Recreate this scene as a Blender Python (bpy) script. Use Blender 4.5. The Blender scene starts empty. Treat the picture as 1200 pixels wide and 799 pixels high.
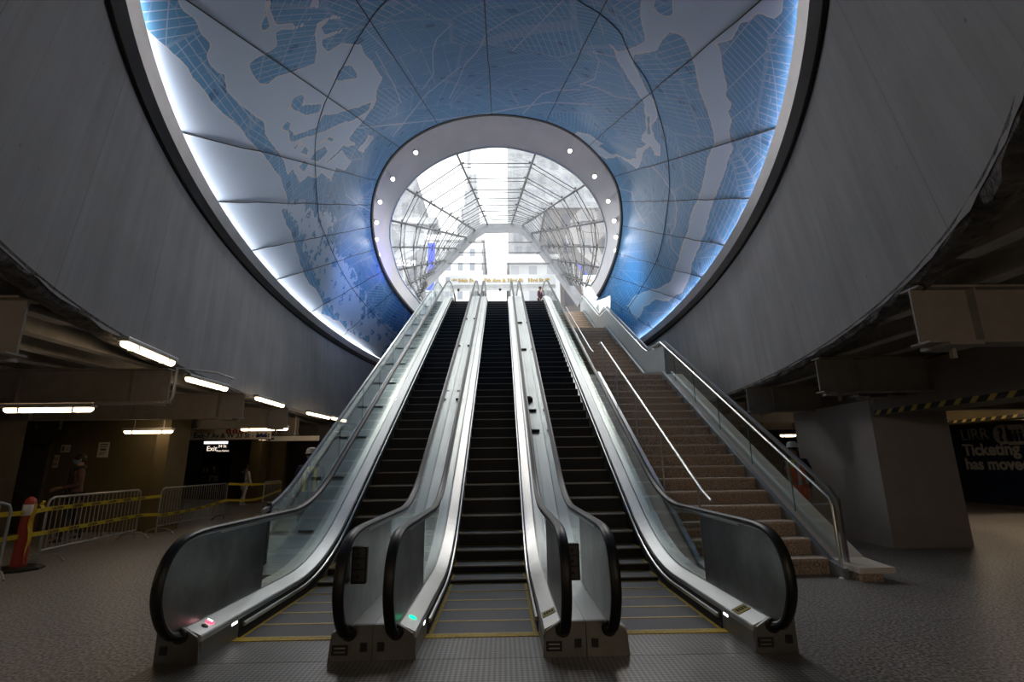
EXPO=0.68
COVE=(36.,24.)
LAND=((.078,.228,.41),(.105,.315,.545)); WATER=(.44,.55,.67)
WORLD=1.75
BLUE=60.
SPOTW=120.
FILL=110.
import bpy, math, random
import numpy as np
from mathutils import Vector, Matrix
random.seed(7); rng=np.random.default_rng(7)
SC=bpy.context.scene
COL=SC.collection
# ------------------------------------------------------------------ camera
FPX=594.0
CAMP=np.array([0.2,0.0,1.535])
_p,_y,_r=[math.radians(a) for a in (13.6,1.15,-0.7)]
FW=np.array([math.sin(_y)*math.cos(_p),math.cos(_y)*math.cos(_p),math.sin(_p)])
_r0=np.array([math.cos(_y),-math.sin(_y),0]); _u0=np.cross(_r0,FW)
RT=_r0*math.cos(_r)+_u0*math.sin(_r); UP=-_r0*math.sin(_r)+_u0*math.cos(_r)
def ray(u,v): return (FW*FPX+RT*(u-600)+UP*(399.5-v))/FPX
def proj(X):
    d=np.asarray(X,float)-CAMP; z=d@FW
    return 600+FPX*(d@RT)/z, 399.5-FPX*(d@UP)/z
def onz(u,v,z): d=ray(u,v); return CAMP+d*(z-CAMP[2])/d[2]
def ony(u,v,y): d=ray(u,v); return CAMP+d*(y-CAMP[1])/d[1]
def onx(u,v,x): d=ray(u,v); return CAMP+d*(x-CAMP[0])/d[0]
cd=bpy.data.cameras.new('camera'); cam=bpy.data.objects.new('camera',cd); COL.objects.link(cam)
cd.sensor_width=36; cd.lens=FPX/1200*36; cd.clip_start=.05; cd.clip_end=2000
M=Matrix.Identity(4)
for i in range(3): M[i][0]=RT[i]; M[i][1]=UP[i]; M[i][2]=-FW[i]; M[i][3]=CAMP[i]
cam.matrix_world=M; SC.camera=cam
SC.view_settings.view_transform='Standard'; SC.view_settings.look='None'
SC.view_settings.gamma=1; SC.view_settings.use_curve_mapping=False
SC.view_settings.exposure=EXPO
cy=SC.cycles
cy.max_bounces=8; cy.diffuse_bounces=4; cy.glossy_bounces=4; cy.transmission_bounces=6; cy.transparent_max_bounces=24
cy.caustics_reflective=False; cy.caustics_refractive=False; cy.sample_clamp_indirect=4.0
# ------------------------------------------------------------------ materials
MATS={}
def nodes(name):
    m=bpy.data.materials.new(name); m.use_nodes=True; nt=m.node_tree; nt.nodes.clear()
    out=nt.nodes.new('ShaderNodeOutputMaterial'); MATS[name]=m
    return m,nt,out
def N(nt,t,**k):
    n=nt.nodes.new(t)
    for a,b in k.items():
        if a.startswith('i_'):
            key=a[2:]; key=int(key) if key.isdigit() else key.replace('_',' ')
            n.inputs[key].default_value=b
        else: setattr(n,a,b)
    return n
def rgba(c): return (c[0],c[1],c[2],1)
def mat(name,col,rough=.5,metal=0,var=0,scale=6,stretch=(1,1,1),bump=0,col2=None,spec=.5,bscale=None,emit=None,estr=0,lo=.35,hi=.65):
    m,nt,out=nodes(name); L=nt.links
    b=N(nt,'ShaderNodeBsdfPrincipled'); b.inputs['Roughness'].default_value=rough; b.inputs['Metallic'].default_value=metal
    b.inputs['Specular IOR Level'].default_value=spec; b.inputs['Base Color'].default_value=rgba(col)
    L.new(b.outputs[0],out.inputs[0])
    if var or col2 or bump:
        tc=N(nt,'ShaderNodeTexCoord'); mp=N(nt,'ShaderNodeMapping'); mp.inputs['Scale'].default_value=stretch
        L.new(tc.outputs['Object'],mp.inputs[0])
        nz=N(nt,'ShaderNodeTexNoise',i_Scale=scale,i_Detail=6.,i_Roughness=.6); L.new(mp.outputs[0],nz.inputs['Vector'])
        c2=col2 or tuple(max(0,min(1,c*(1+var))) for c in col); c1=col if col2 else tuple(c*(1-var) for c in col)
        rp=N(nt,'ShaderNodeValToRGB'); rp.color_ramp.elements[0].position=lo; rp.color_ramp.elements[1].position=hi
        rp.color_ramp.elements[0].color=rgba(c1); rp.color_ramp.elements[1].color=rgba(c2)
        L.new(nz.outputs['Fac'],rp.inputs[0]); L.new(rp.outputs[0],b.inputs['Base Color'])
        if bump:
            nb=N(nt,'ShaderNodeTexNoise',i_Scale=bscale or scale*3,i_Detail=4.); L.new(mp.outputs[0],nb.inputs['Vector'])
            bp=N(nt,'ShaderNodeBump',i_Strength=bump,i_Distance=.02); L.new(nb.outputs['Fac'],bp.inputs['Height']); L.new(bp.outputs[0],b.inputs['Normal'])
    if emit: b.inputs['Emission Color'].default_value=rgba(emit); b.inputs['Emission Strength'].default_value=estr
    return m
def emis(name,col,s):
    m,nt,out=nodes(name); e=N(nt,'ShaderNodeEmission'); e.inputs[0].default_value=rgba(col); e.inputs[1].default_value=s
    nt.links.new(e.outputs[0],out.inputs[0]); return m
def glass(name,tint=(.93,.97,.96),refl=1.0,haze=0.0,hazecol=(.8,.85,.88),rough=.02,base=0.0):
    m,nt,out=nodes(name); L=nt.links
    t=N(nt,'ShaderNodeBsdfTransparent'); t.inputs[0].default_value=rgba(tint)
    g=N(nt,'ShaderNodeBsdfGlossy'); g.inputs['Roughness'].default_value=rough; g.inputs[0].default_value=(1,1,1,1)
    lw=N(nt,'ShaderNodeLayerWeight'); pw=N(nt,'ShaderNodeMath',operation='POWER'); L.new(lw.outputs['Facing'],pw.inputs[0]); pw.inputs[1].default_value=5.
    mu=N(nt,'ShaderNodeMath',operation='MULTIPLY_ADD'); mu.inputs[1].default_value=.9*refl; mu.inputs[2].default_value=.04*refl+base; L.new(pw.outputs[0],mu.inputs[0])
    mx=N(nt,'ShaderNodeMixShader'); L.new(mu.outputs[0],mx.inputs[0])
    if haze:
        d=N(nt,'ShaderNodeBsdfTranslucent'); d.inputs[0].default_value=rgba(hazecol)
        d2=N(nt,'ShaderNodeBsdfDiffuse'); d2.inputs[0].default_value=rgba(hazecol)
        md=N(nt,'ShaderNodeMixShader'); md.inputs[0].default_value=.5; L.new(d.outputs[0],md.inputs[1]); L.new(d2.outputs[0],md.inputs[2])
        mh=N(nt,'ShaderNodeMixShader'); mh.inputs[0].default_value=haze; L.new(t.outputs[0],mh.inputs[1]); L.new(md.outputs[0],mh.inputs[2])
        L.new(mh.outputs[0],mx.inputs[1])
    else: L.new(t.outputs[0],mx.inputs[1])
    L.new(g.outputs[0],mx.inputs[2]); L.new(mx.outputs[0],out.inputs[0]); return m
# ------------------------------------------------------------------ mesh builder
class MB:
    def __init__(s): s.v=[]; s.f=[]; s.m=[]; s.mi=0
    def add(s,vs,fs):
        o=len(s.v); s.v+= [tuple(float(c) for c in p) for p in vs]
        for f in fs: s.f.append(tuple(i+o for i in f)); s.m.append(s.mi)
        return s
    def box(s,x0,y0,z0,x1,y1,z1):
        vs=[(x0,y0,z0),(x1,y0,z0),(x1,y1,z0),(x0,y1,z0),(x0,y0,z1),(x1,y0,z1),(x1,y1,z1),(x0,y1,z1)]
        return s.add(vs,[(0,3,2,1),(4,5,6,7),(0,1,5,4),(1,2,6,5),(2,3,7,6),(3,0,4,7)])
    def bbox(s,x0,y0,z0,x1,y1,z1,b):           # box with chamfered edges
        import bmesh
        bm=bmesh.new(); bmesh.ops.create_cube(bm,size=1)
        for v in bm.verts: v.co=Vector(((x0+x1)/2+v.co.x*(x1-x0),(y0+y1)/2+v.co.y*(y1-y0),(z0+z1)/2+v.co.z*(z1-z0)))
        bmesh.ops.bevel(bm,geom=bm.edges[:],offset=b,segments=2,affect='EDGES',profile=.5)
        bm.verts.index_update(); s.add([v.co[:] for v in bm.verts],[[v.index for v in f.verts] for f in bm.faces]); bm.free(); return s
    def obox(s,c,ax,ay,az):
        c,ax,ay,az=[np.array(q,float) for q in (c,ax,ay,az)]
        vs=[c+i*ax+j*ay+k*az for k in (-1,1) for (i,j) in ((-1,-1),(1,-1),(1,1),(-1,1))]
        return s.add(vs,[(0,3,2,1),(4,5,6,7),(0,1,5,4),(1,2,6,5),(2,3,7,6),(3,0,4,7)])
    def bar(s,p,q,w,h=None,up=(0,0,1)):
        p,q=np.array(p,float),np.array(q,float); d=q-p; l=np.linalg.norm(d); d/=l
        sd=np.cross(d,up); 
        if np.linalg.norm(sd)<1e-4: sd=np.cross(d,(0,1,0))
        sd/=np.linalg.norm(sd); u=np.cross(sd,d)
        return s.obox((p+q)/2,d*l/2,sd*w/2,u*(h or w)/2)
    def tube(s,pts,r,n=8,cap=True,r2=None,closed=False):
        P=np.array(pts,float); K=len(P); R=r if hasattr(r,'__len__') else [r]*K
        prev=None; rings=[]
        for i in range(K):
            a=P[(i-1)%K] if (closed or i>0) else P[i]; b=P[(i+1)%K] if (closed or i<K-1) else P[i]
            t=b-a; t/=np.linalg.norm(t)+1e-12
            if prev is None:
                x=np.cross(t,(0,0,1.)); 
                if np.linalg.norm(x)<.05: x=np.cross(t,(0,1.,0))
            else: x=prev-t*(prev@t)
            x/=np.linalg.norm(x); y=np.cross(t,x); prev=x
            rings.append([P[i]+R[i]*(math.cos(2*math.pi*k/n)*x+math.sin(2*math.pi*k/n)*y) for k in range(n)])
        vs=[q for rg in rings for q in rg]; fs=[]
        for i in range(K if closed else K-1):
            j=(i+1)%K
            for k in range(n): fs.append((i*n+k,i*n+(k+1)%n,j*n+(k+1)%n,j*n+k))
        if cap and not closed: fs.append(tuple(range(n))[::-1]); fs.append(tuple((K-1)*n+k for k in range(n)))
        return s.add(vs,fs)
    def lathe(s,prof,c=(0,0,0),n=20,sx=1,sy=1):
        vs=[(c[0]+r*sx*math.cos(2*math.pi*k/n),c[1]+r*sy*math.sin(2*math.pi*k/n),c[2]+z) for r,z in prof for k in range(n)]
        fs=[(i*n+k,i*n+(k+1)%n,(i+1)*n+(k+1)%n,(i+1)*n+k) for i in range(len(prof)-1) for k in range(n)]
        fs.append(tuple(range(n))[::-1]); fs.append(tuple((len(prof)-1)*n+k for k in range(n)))
        return s.add(vs,fs)
    def prism(s,poly,f0,f1):                    # poly 2d points -> f0(p), f1(p) give the 3d points of both caps
        n=len(poly); vs=[f0(p) for p in poly]+[f1(p) for p in poly]
        return s.add(vs,[tuple(range(n))[::-1],tuple(range(n,2*n))]+[(k,(k+1)%n,n+(k+1)%n,n+k) for k in range(n)])
    def grid(s,G,flip=False,closed=False):
        G=np.array(G,float); a,b=G.shape[:2]; vs=G.reshape(-1,3); fs=[]
        for i in range(a-1):
            for j in range(b if closed else b-1):
                q=(i*b+j,(i+1)*b+j,(i+1)*b+(j+1)%b,i*b+(j+1)%b); fs.append(q[::-1] if flip else q)
        return s.add(vs,fs)
    def sweep(s,path,prof,closed=True):         # path: [(y,z,ny,nz)], prof: [(x,n)]
        K=len(prof); vs=[(x,y+n*ny,z+n*nz) for (y,z,ny,nz) in path for (x,n) in prof]; fs=[]
        for i in range(len(path)-1):
            for k in range(K if closed else K-1): fs.append((i*K+k,(i+1)*K+k,(i+1)*K+(k+1)%K,i*K+(k+1)%K))
        if closed: fs.append(tuple(range(K))); fs.append(tuple((len(path)-1)*K+k for k in range(K))[::-1])
        return s.add(vs,fs)
    def build(s,name,m,parent=None,smooth=False,fix=True):
        me=bpy.data.meshes.new(name); me.from_pydata(s.v,[],s.f)
        ms=m if isinstance(m,(list,tuple)) else [m]
        for q in ms: me.materials.append(MATS[q] if isinstance(q,str) else q)
        if len(ms)>1: me.polygons.foreach_set('material_index',s.m)
        if fix:
            import bmesh
            bm=bmesh.new(); bm.from_mesh(me); bmesh.ops.recalc_face_normals(bm,faces=bm.faces); bm.to_mesh(me); bm.free()
        if smooth:
            me.polygons.foreach_set('use_smooth',[True]*len(me.polygons))
            try: me.set_sharp_from_angle(angle=math.radians(38))
            except Exception: pass
        me.update(); o=bpy.data.objects.new(name,me); COL.objects.link(o)
        if parent is not None: o.parent=parent
        return o
def tag(o,label=None,cat=None,group=None,kind=None):
    if label: o['label']=label
    if cat: o['category']=cat
    if group: o['group']=group
    if kind: o['kind']=kind
    return o
def thing(name,label,cat,loc=(0,0,0),rz=0,group=None):
    o=bpy.data.objects.new(name,None); COL.objects.link(o); o.location=loc; o.rotation_euler=(0,0,rz); o.empty_display_size=.2
    return tag(o,label,cat,group)
def struct(name,mb,m,**k):
    return tag(mb.build(name,m,**k),kind='structure')
def dup(o,parent=None):
    c=o.copy(); COL.objects.link(c); c.parent=parent
    for ch in list(o.children): dup(ch,c)
    return c
def text(name,body,size,mx,m,parent=None,ext=.004,align='LEFT',bold=0.0,sp=1.0):
    cu=bpy.data.curves.new(name,'FONT'); cu.body=body; cu.size=size; cu.extrude=ext; cu.align_x=align; cu.offset=bold; cu.space_character=sp; cu.resolution_u=3
    t=bpy.data.objects.new(name+'_tmp',cu); COL.objects.link(t)
    dg=bpy.context.evaluated_depsgraph_get(); dg.update()
    me=bpy.data.meshes.new_from_object(t.evaluated_get(dg)); bpy.data.objects.remove(t); bpy.data.curves.remove(cu)
    me.name=name; me.materials.clear(); me.materials.append(MATS[m]); me.transform(mx)
    o=bpy.data.objects.new(name,me); COL.objects.link(o)
    if parent is not None: o.parent=parent
    return o
def frame_mx(origin,xax,yax):
    x=Vector(xax).normalized(); y=Vector(yax).normalized(); z=x.cross(y)
    m=Matrix.Identity(4)
    for i in range(3): m[i][0]=x[i]; m[i][1]=y[i]; m[i][2]=z[i]; m[i][3]=origin[i]
    return m
def smooth_curve(pts,per=10,closed=False):
    P=np.array(pts,float); n=len(P); out=[]
    for i in range(n if closed else n-1):
        p0=P[(i-1)%n] if closed or i>0 else 2*P[0]-P[1]
        p1=P[i]; p2=P[(i+1)%n]; p3=P[(i+2)%n] if closed or i+2<n else 2*P[-1]-P[-2]
        for t in np.linspace(0,1,per,endpoint=False):
            out.append(.5*((2*p1)+(-p0+p2)*t+(2*p0-5*p1+4*p2-p3)*t*t+(-p0+3*p1-3*p2+p3)*t**3))
    if not closed: out.append(P[-1])
    return np.array(out)
# ------------------------------------------------------------------ material library
mat('concrete_soffit',(.26,.24,.22),.85,var=.25,scale=3,bump=.3)
mat('steel_paint',(.31,.28,.25),.6,var=.1,scale=4)
mat('joist_paint',(.50,.48,.45),.6,var=.15,scale=4)
mat('steel',(.60,.60,.59),.38,metal=1,var=.07,scale=5,stretch=(1,.2,.2))
mat('steel_bright',(.80,.80,.78),.3,metal=1,var=.05,scale=4)
mat('steel_dark',(.42,.42,.42),.32,metal=1,var=.12,scale=4)
mat('newel_panel',(.27,.27,.265),.36,metal=1,var=.25,scale=2.5)
mat('rubber',(.010,.010,.011),.42,spec=.4)
mat('black',(.012,.012,.012),.5)
mat('tread',(.12,.12,.125),.6,metal=.1,var=.3,scale=60,stretch=(1,6,1))
mat('riser',(.018,.016,.015),.6,var=.3,scale=50,stretch=(8,1,.2))
mat('nose',(.35,.32,.30),.45,metal=.6)
mat('yellow_paint',(.62,.42,.03),.6,var=.2,scale=20)
mat('brush',(.02,.02,.02),.8)
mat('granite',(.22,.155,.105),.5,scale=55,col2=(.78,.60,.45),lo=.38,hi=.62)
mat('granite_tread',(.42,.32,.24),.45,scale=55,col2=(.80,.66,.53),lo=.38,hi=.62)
mat('beige_panel',(.88,.80,.72),.55,var=.05,scale=3)
mat('curb_steel',(.36,.39,.42),.4,metal=.6,var=.08,scale=3)
mat('wall_yellow',(.13,.10,.045),.7,var=.12,scale=1.5,bump=.05)
mat('wall_dark',(.10,.085,.07),.7,var=.2,scale=2)
mat('door_paint',(.11,.095,.075),.5,var=.1,scale=3)
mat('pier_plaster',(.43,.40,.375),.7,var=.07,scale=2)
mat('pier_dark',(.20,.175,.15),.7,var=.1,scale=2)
mat('white_paint',(.80,.80,.79),.4,var=.03,scale=2)
mat('white_metal',(.74,.75,.76),.32,metal=.35,var=.04,scale=2)
mat('frame_metal',(.30,.31,.33),.4,metal=.3,var=.05,scale=2)
mat('pale_panel',(.46,.51,.52),.4,var=.04,scale=2)
mat('base_metal',(.22,.215,.205),.38,metal=.9,var=.1,scale=3)
mat('gold',(.55,.38,.12),.35,metal=.8)
mat('dome_rim',(.035,.022,.018),.5)
mat('ring_soffit',(.80,.74,.73),.4,metal=.2,var=.05,scale=1.2,stretch=(1,1,.3))
mat('ring_lip',(.50,.48,.49),.42,metal=.35,var=.12,scale=2.2,stretch=(1,.4,1))
mat('groove',(.02,.02,.02),.8)
mat('rough_lip',(.11,.105,.10),.9,var=.5,scale=9,bump=1)
mat('orange_plastic',(.26,.016,.008),.45)
mat('reflective_white',(.6,.6,.6),.4)
mat('galvanized',(.33,.33,.32),.4,metal=.8,var=.15,scale=6)
mat('tape_yellow',(.46,.35,.012),.5)
mat('paper',(.62,.58,.48),.7)
mat('ink',(.03,.03,.03),.7)
mat('red_disc',(.42,.03,.02),.5)
mat('blue_disc',(.02,.05,.3),.5)
mat('sign_white',(.85,.80,.70),.5)
mat('sign_navy',(.006,.012,.035),.35,var=.1,scale=2)
mat('sign_text',(.40,.375,.355),.5)
mat('hazard_black',(.015,.014,.012),.5)
mat('fixture_grey',(.45,.45,.44),.4,metal=.3)
mat('window_dark',(.06,.06,.065),.3)
mat('pipe',(.42,.40,.37),.45,metal=.4)
mat('shop_dark',(.012,.009,.009),.5)
mat('shop_red',(.16,.03,.02),.5,var=.5,scale=5)
mat('cable_metal',(.15,.15,.155),.45,metal=.4)
mat('clamp_metal',(.08,.08,.08),.4,metal=.8)
emis('tube_warm',(1,.74,.46),4.2); emis('tube_fill',(1,.78,.55),32.0); emis('lamp_spot',(1,.92,.86),4.0)
emis('light_red',(1,.05,.10),2.2); emis('light_white',(1,1,1),2.6); emis('light_green',(.01,.9,.35),1.4)
emis('billboard_blue',(.06,.10,1.0),2.0); emis('billboard_white',(1,1,1),2.2); emis('shop_white',(1,.93,.9),1.6); emis('exit_lit',(1,.85,.7),.8)
mat('skin',(.34,.20,.14),.6); mat('hair_dark',(.012,.010,.009),.6); mat('coat_dark',(.02,.018,.02),.8); mat('pink_cloth',(.13,.07,.06),.8)
mat('coat_white',(.86,.83,.78),.8); mat('navy_cloth',(.012,.016,.05),.8); mat('shoe_white',(.6,.58,.55),.6); mat('shoe_dark',(.015,.015,.015),.6)
mat('hivis_yellow',(.75,.70,.04),.7); mat('hivis_orange',(.85,.09,.015),.7); mat('jeans',(.03,.045,.09),.8); mat('helmet_white',(.7,.72,.74),.3)
mat('mask_blue',(.14,.26,.36),.8); mat('plum_cloth',(.10,.03,.05),.8); mat('silver_tape',(.6,.6,.58),.3)
glass('glass_rail',(.90,.95,.94),1.0,base=.02); glass('glass_canopy',(.94,.96,.96),1.0,haze=.07,hazecol=(.9,.93,.95))
glass('glass_edge',(.45,.70,.66),1.0,haze=.25,hazecol=(.35,.6,.58))
glass('glass_street',(.95,.97,.97),.6)

# concrete of the drum: board marks by arc length, vertical streaks
def concrete():
    m,nt,out=nodes('drum_concrete'); L=nt.links
    b=N(nt,'ShaderNodeBsdfPrincipled',i_Roughness=.82); L.new(b.outputs[0],out.inputs[0])
    uv=N(nt,'ShaderNodeUVMap'); sp=N(nt,'ShaderNodeSeparateXYZ'); L.new(uv.outputs[0],sp.inputs[0])
    mp=N(nt,'ShaderNodeMapping'); mp.inputs['Scale'].default_value=(1.6,.16,1); L.new(uv.outputs[0],mp.inputs[0])
    n1=N(nt,'ShaderNodeTexNoise',i_Scale=2.2,i_Detail=7.,i_Roughness=.62); L.new(mp.outputs[0],n1.inputs['Vector'])
    n2=N(nt,'ShaderNodeTexNoise',i_Scale=.9,i_Detail=5.); L.new(uv.outputs[0],n2.inputs['Vector'])
    r1=N(nt,'ShaderNodeValToRGB'); r1.color_ramp.elements[0].position=.3; r1.color_ramp.elements[1].position=.7
    r1.color_ramp.elements[0].color=(.215,.212,.215,1); r1.color_ramp.elements[1].color=(.335,.332,.338,1)
    ad=N(nt,'ShaderNodeMath',operation='MULTIPLY_ADD'); ad.inputs[1].default_value=.55; L.new(n1.outputs['Fac'],ad.inputs[0])
    m2=N(nt,'ShaderNodeMath',operation='MULTIPLY'); m2.inputs[1].default_value=.45; L.new(n2.outputs['Fac'],m2.inputs[0]); L.new(m2.outputs[0],ad.inputs[2]); L.new(ad.outputs[0],r1.inputs[0])
    # joints between boards
    def lines(period,w,off=0.):
        a=N(nt,'ShaderNodeMath',operation='MULTIPLY_ADD'); a.inputs[1].default_value=1/period; a.inputs[2].default_value=off; L.new(sp.outputs[0],a.inputs[0])
        f=N(nt,'ShaderNodeMath',operation='FRACT'); L.new(a.outputs[0],f.inputs[0])
        c=N(nt,'ShaderNodeMath',operation='LESS_THAN'); c.inputs[1].default_value=w/period; L.new(f.outputs[0],c.inputs[0]); return c
    j=lines(2.44,.018); k=lines(.61,.010,.3)
    kk=N(nt,'ShaderNodeMath',operation='MULTIPLY'); kk.inputs[1].default_value=.22; L.new(k.outputs[0],kk.inputs[0])
    jj=N(nt,'ShaderNodeMath',operation='MULTIPLY_ADD'); jj.inputs[1].default_value=.38; L.new(j.outputs[0],jj.inputs[0]); L.new(kk.outputs[0],jj.inputs[2])
    sp2=N(nt,'ShaderNodeTexVoronoi',i_Scale=2.6); L.new(uv.outputs[0],sp2.inputs['Vector'])
    lt=N(nt,'ShaderNodeMath',operation='LESS_THAN'); lt.inputs[1].default_value=.045; L.new(sp2.outputs['Distance'],lt.inputs[0])
    mx=N(nt,'ShaderNodeMath',operation='MAXIMUM'); L.new(jj.outputs[0],mx.inputs[0])
    l2=N(nt,'ShaderNodeMath',operation='MULTIPLY'); l2.inputs[1].default_value=.45; L.new(lt.outputs[0],l2.inputs[0]); L.new(l2.outputs[0],mx.inputs[1])
    mc=N(nt,'ShaderNodeMix',data_type='RGBA'); L.new(mx.outputs[0],mc.inputs['Factor']); L.new(r1.outputs[0],mc.inputs['A']); mc.inputs['B'].default_value=(.05,.05,.05,1)
    L.new(mc.outputs['Result'],b.inputs['Base Color'])
    bp=N(nt,'ShaderNodeBump',i_Strength=.25,i_Distance=.02); L.new(n1.outputs['Fac'],bp.inputs['Height']); L.new(bp.outputs[0],b.inputs['Normal'])
concrete()
def terrazzo():
    m,nt,out=nodes('terrazzo'); L=nt.links
    b=N(nt,'ShaderNodeBsdfPrincipled',i_Roughness=.42); L.new(b.outputs[0],out.inputs[0])
    tc=N(nt,'ShaderNodeTexCoord')
    n=N(nt,'ShaderNodeTexNoise',i_Scale=36.,i_Detail=3.,i_Roughness=.7); L.new(tc.outputs['Object'],n.inputs['Vector'])
    r=N(nt,'ShaderNodeValToRGB'); e=r.color_ramp.elements; e[0].position=.40; e[0].color=(.075,.070,.067,1); e[1].position=.63; e[1].color=(.46,.44,.42,1); L.new(n.outputs['Fac'],r.inputs[0])
    w=N(nt,'ShaderNodeTexNoise',i_Scale=.5,i_Detail=4.); L.new(tc.outputs['Object'],w.inputs['Vector'])
    r2=N(nt,'ShaderNodeValToRGB'); r2.color_ramp.elements[0].color=(.8,.8,.8,1); r2.color_ramp.elements[1].color=(1.15,1.13,1.1,1); L.new(w.outputs['Fac'],r2.inputs[0])
    mu=N(nt,'ShaderNodeMix',data_type='RGBA',blend_type='MULTIPLY'); mu.inputs['Factor'].default_value=1; L.new(r.outputs[0],mu.inputs['A']); L.new(r2.outputs[0],mu.inputs['B'])
    br=N(nt,'ShaderNodeTexBrick',offset=0.0); br.inputs['Scale'].default_value=1; br.inputs['Brick Width'].default_value=1.8; br.inputs['Row Height'].default_value=1.8; br.inputs['Mortar Size'].default_value=.006
    br.inputs['Color1'].default_value=(1,1,1,1); br.inputs['Color2'].default_value=(1,1,1,1); br.inputs['Mortar'].default_value=(.5,.5,.5,1); L.new(tc.outputs['Object'],br.inputs['Vector'])
    m3=N(nt,'ShaderNodeMix',data_type='RGBA',blend_type='MULTIPLY'); m3.inputs['Factor'].default_value=1; L.new(mu.outputs['Result'],m3.inputs['A']); L.new(br.outputs[0],m3.inputs['B'])
    L.new(m3.outputs['Result'],b.inputs['Base Color'])
terrazzo()
def plate():
    m,nt,out=nodes('landing_metal'); L=nt.links
    b=N(nt,'ShaderNodeBsdfPrincipled',i_Roughness=.42,i_Metallic=.75); L.new(b.outputs[0],out.inputs[0])
    tc=N(nt,'ShaderNodeTexCoord'); mp=N(nt,'ShaderNodeMapping'); mp.inputs['Rotation'].default_value=(0,0,math.radians(45)); mp.inputs['Scale'].default_value=(34,34,34); L.new(tc.outputs['Object'],mp.inputs[0])
    ck=N(nt,'ShaderNodeTexChecker',i_Scale=1.); L.new(mp.outputs[0],ck.inputs['Vector'])
    ck.inputs['Color1'].default_value=(.12,.117,.114,1); ck.inputs['Color2'].default_value=(.25,.243,.236,1)
    n=N(nt,'ShaderNodeTexNoise',i_Scale=3.,i_Detail=6.); L.new(tc.outputs['Object'],n.inputs['Vector'])
    r=N(nt,'ShaderNodeValToRGB'); r.color_ramp.elements[0].color=(.6,.58,.56,1); r.color_ramp.elements[1].color=(1.1,1.1,1.1,1); L.new(n.outputs['Fac'],r.inputs[0])
    mu=N(nt,'ShaderNodeMix',data_type='RGBA',blend_type='MULTIPLY'); mu.inputs['Factor'].default_value=1; L.new(ck.outputs[0],mu.inputs['A']); L.new(r.outputs[0],mu.inputs['B']); L.new(mu.outputs['Result'],b.inputs['Base Color'])
    bp=N(nt,'ShaderNodeBump',i_Strength=.5,i_Distance=.004); L.new(ck.outputs['Fac'],bp.inputs['Height']); L.new(bp.outputs[0],b.inputs['Normal'])
plate()
def facade(name,wall,win,w,h,mort=.35,var=.1,emitwall=0):
    m,nt,out=nodes(name); L=nt.links
    b=N(nt,'ShaderNodeBsdfPrincipled',i_Roughness=.7); L.new(b.outputs[0],out.inputs[0])
    tc=N(nt,'ShaderNodeTexCoord'); sp=N(nt,'ShaderNodeSeparateXYZ'); L.new(tc.outputs['Object'],sp.inputs[0])
    ad=N(nt,'ShaderNodeMath',operation='ADD'); L.new(sp.outputs[0],ad.inputs[0]); L.new(sp.outputs[1],ad.inputs[1])
    cb=N(nt,'ShaderNodeCombineXYZ'); L.new(ad.outputs[0],cb.inputs[0]); L.new(sp.outputs[2],cb.inputs[1])
    br=N(nt,'ShaderNodeTexBrick',offset=0.0); br.inputs['Scale'].default_value=1; br.inputs['Brick Width'].default_value=w; br.inputs['Row Height'].default_value=h; br.inputs['Mortar Size'].default_value=mort; br.inputs['Mortar Smooth'].default_value=0
    br.inputs['Color1'].default_value=rgba(win); br.inputs['Color2'].default_value=rgba([c*1.3 for c in win]); br.inputs['Mortar'].default_value=rgba(wall); L.new(cb.outputs[0],br.inputs['Vector'])
    n=N(nt,'ShaderNodeTexNoise',i_Scale=.25,i_Detail=8.,i_Roughness=.7); L.new(tc.outputs['Object'],n.inputs['Vector'])
    r=N(nt,'ShaderNodeValToRGB'); r.color_ramp.elements[0].position=.3; r.color_ramp.elements[1].position=.7
    r.color_ramp.elements[0].color=(1-var,)*3+(1,); r.color_ramp.elements[1].color=(1+var,)*3+(1,); L.new(n.outputs['Fac'],r.inputs[0])
    mu=N(nt,'ShaderNodeMix',data_type='RGBA',blend_type='MULTIPLY'); mu.inputs['Factor'].default_value=1; L.new(br.outputs[0],mu.inputs['A']); L.new(r.outputs[0],mu.inputs['B']); L.new(mu.outputs['Result'],b.inputs['Base Color'])
facade('masonry_grey',(.27,.275,.29),(.16,.17,.19),2.4,3.6,.75,.35)
facade('masonry_pale',(.40,.41,.42),(.27,.28,.30),2.2,3.2,.6,.12)
facade('white_grid',(.62,.62,.62),(.20,.22,.25),1.5,1.9,.42,.05)
facade('tower_glass',(.30,.31,.32),(.22,.23,.25),3.0,3.8,.5,.45)
facade('brick_dark',(.13,.115,.11),(.06,.06,.07),2.6,3.6,.7,.3)
# ------------------------------------------------------------------ drum, ceiling, floor
EC=np.array([-0.09,17.34])
def ell(a,b,ph,z): return np.array([EC[0]+a*math.sin(ph),EC[1]-b*math.cos(ph),z])   # ph=0 nearest the camera, + to the right
NE=288; PHS=[2*math.pi*i/NE for i in range(NE)]
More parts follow.
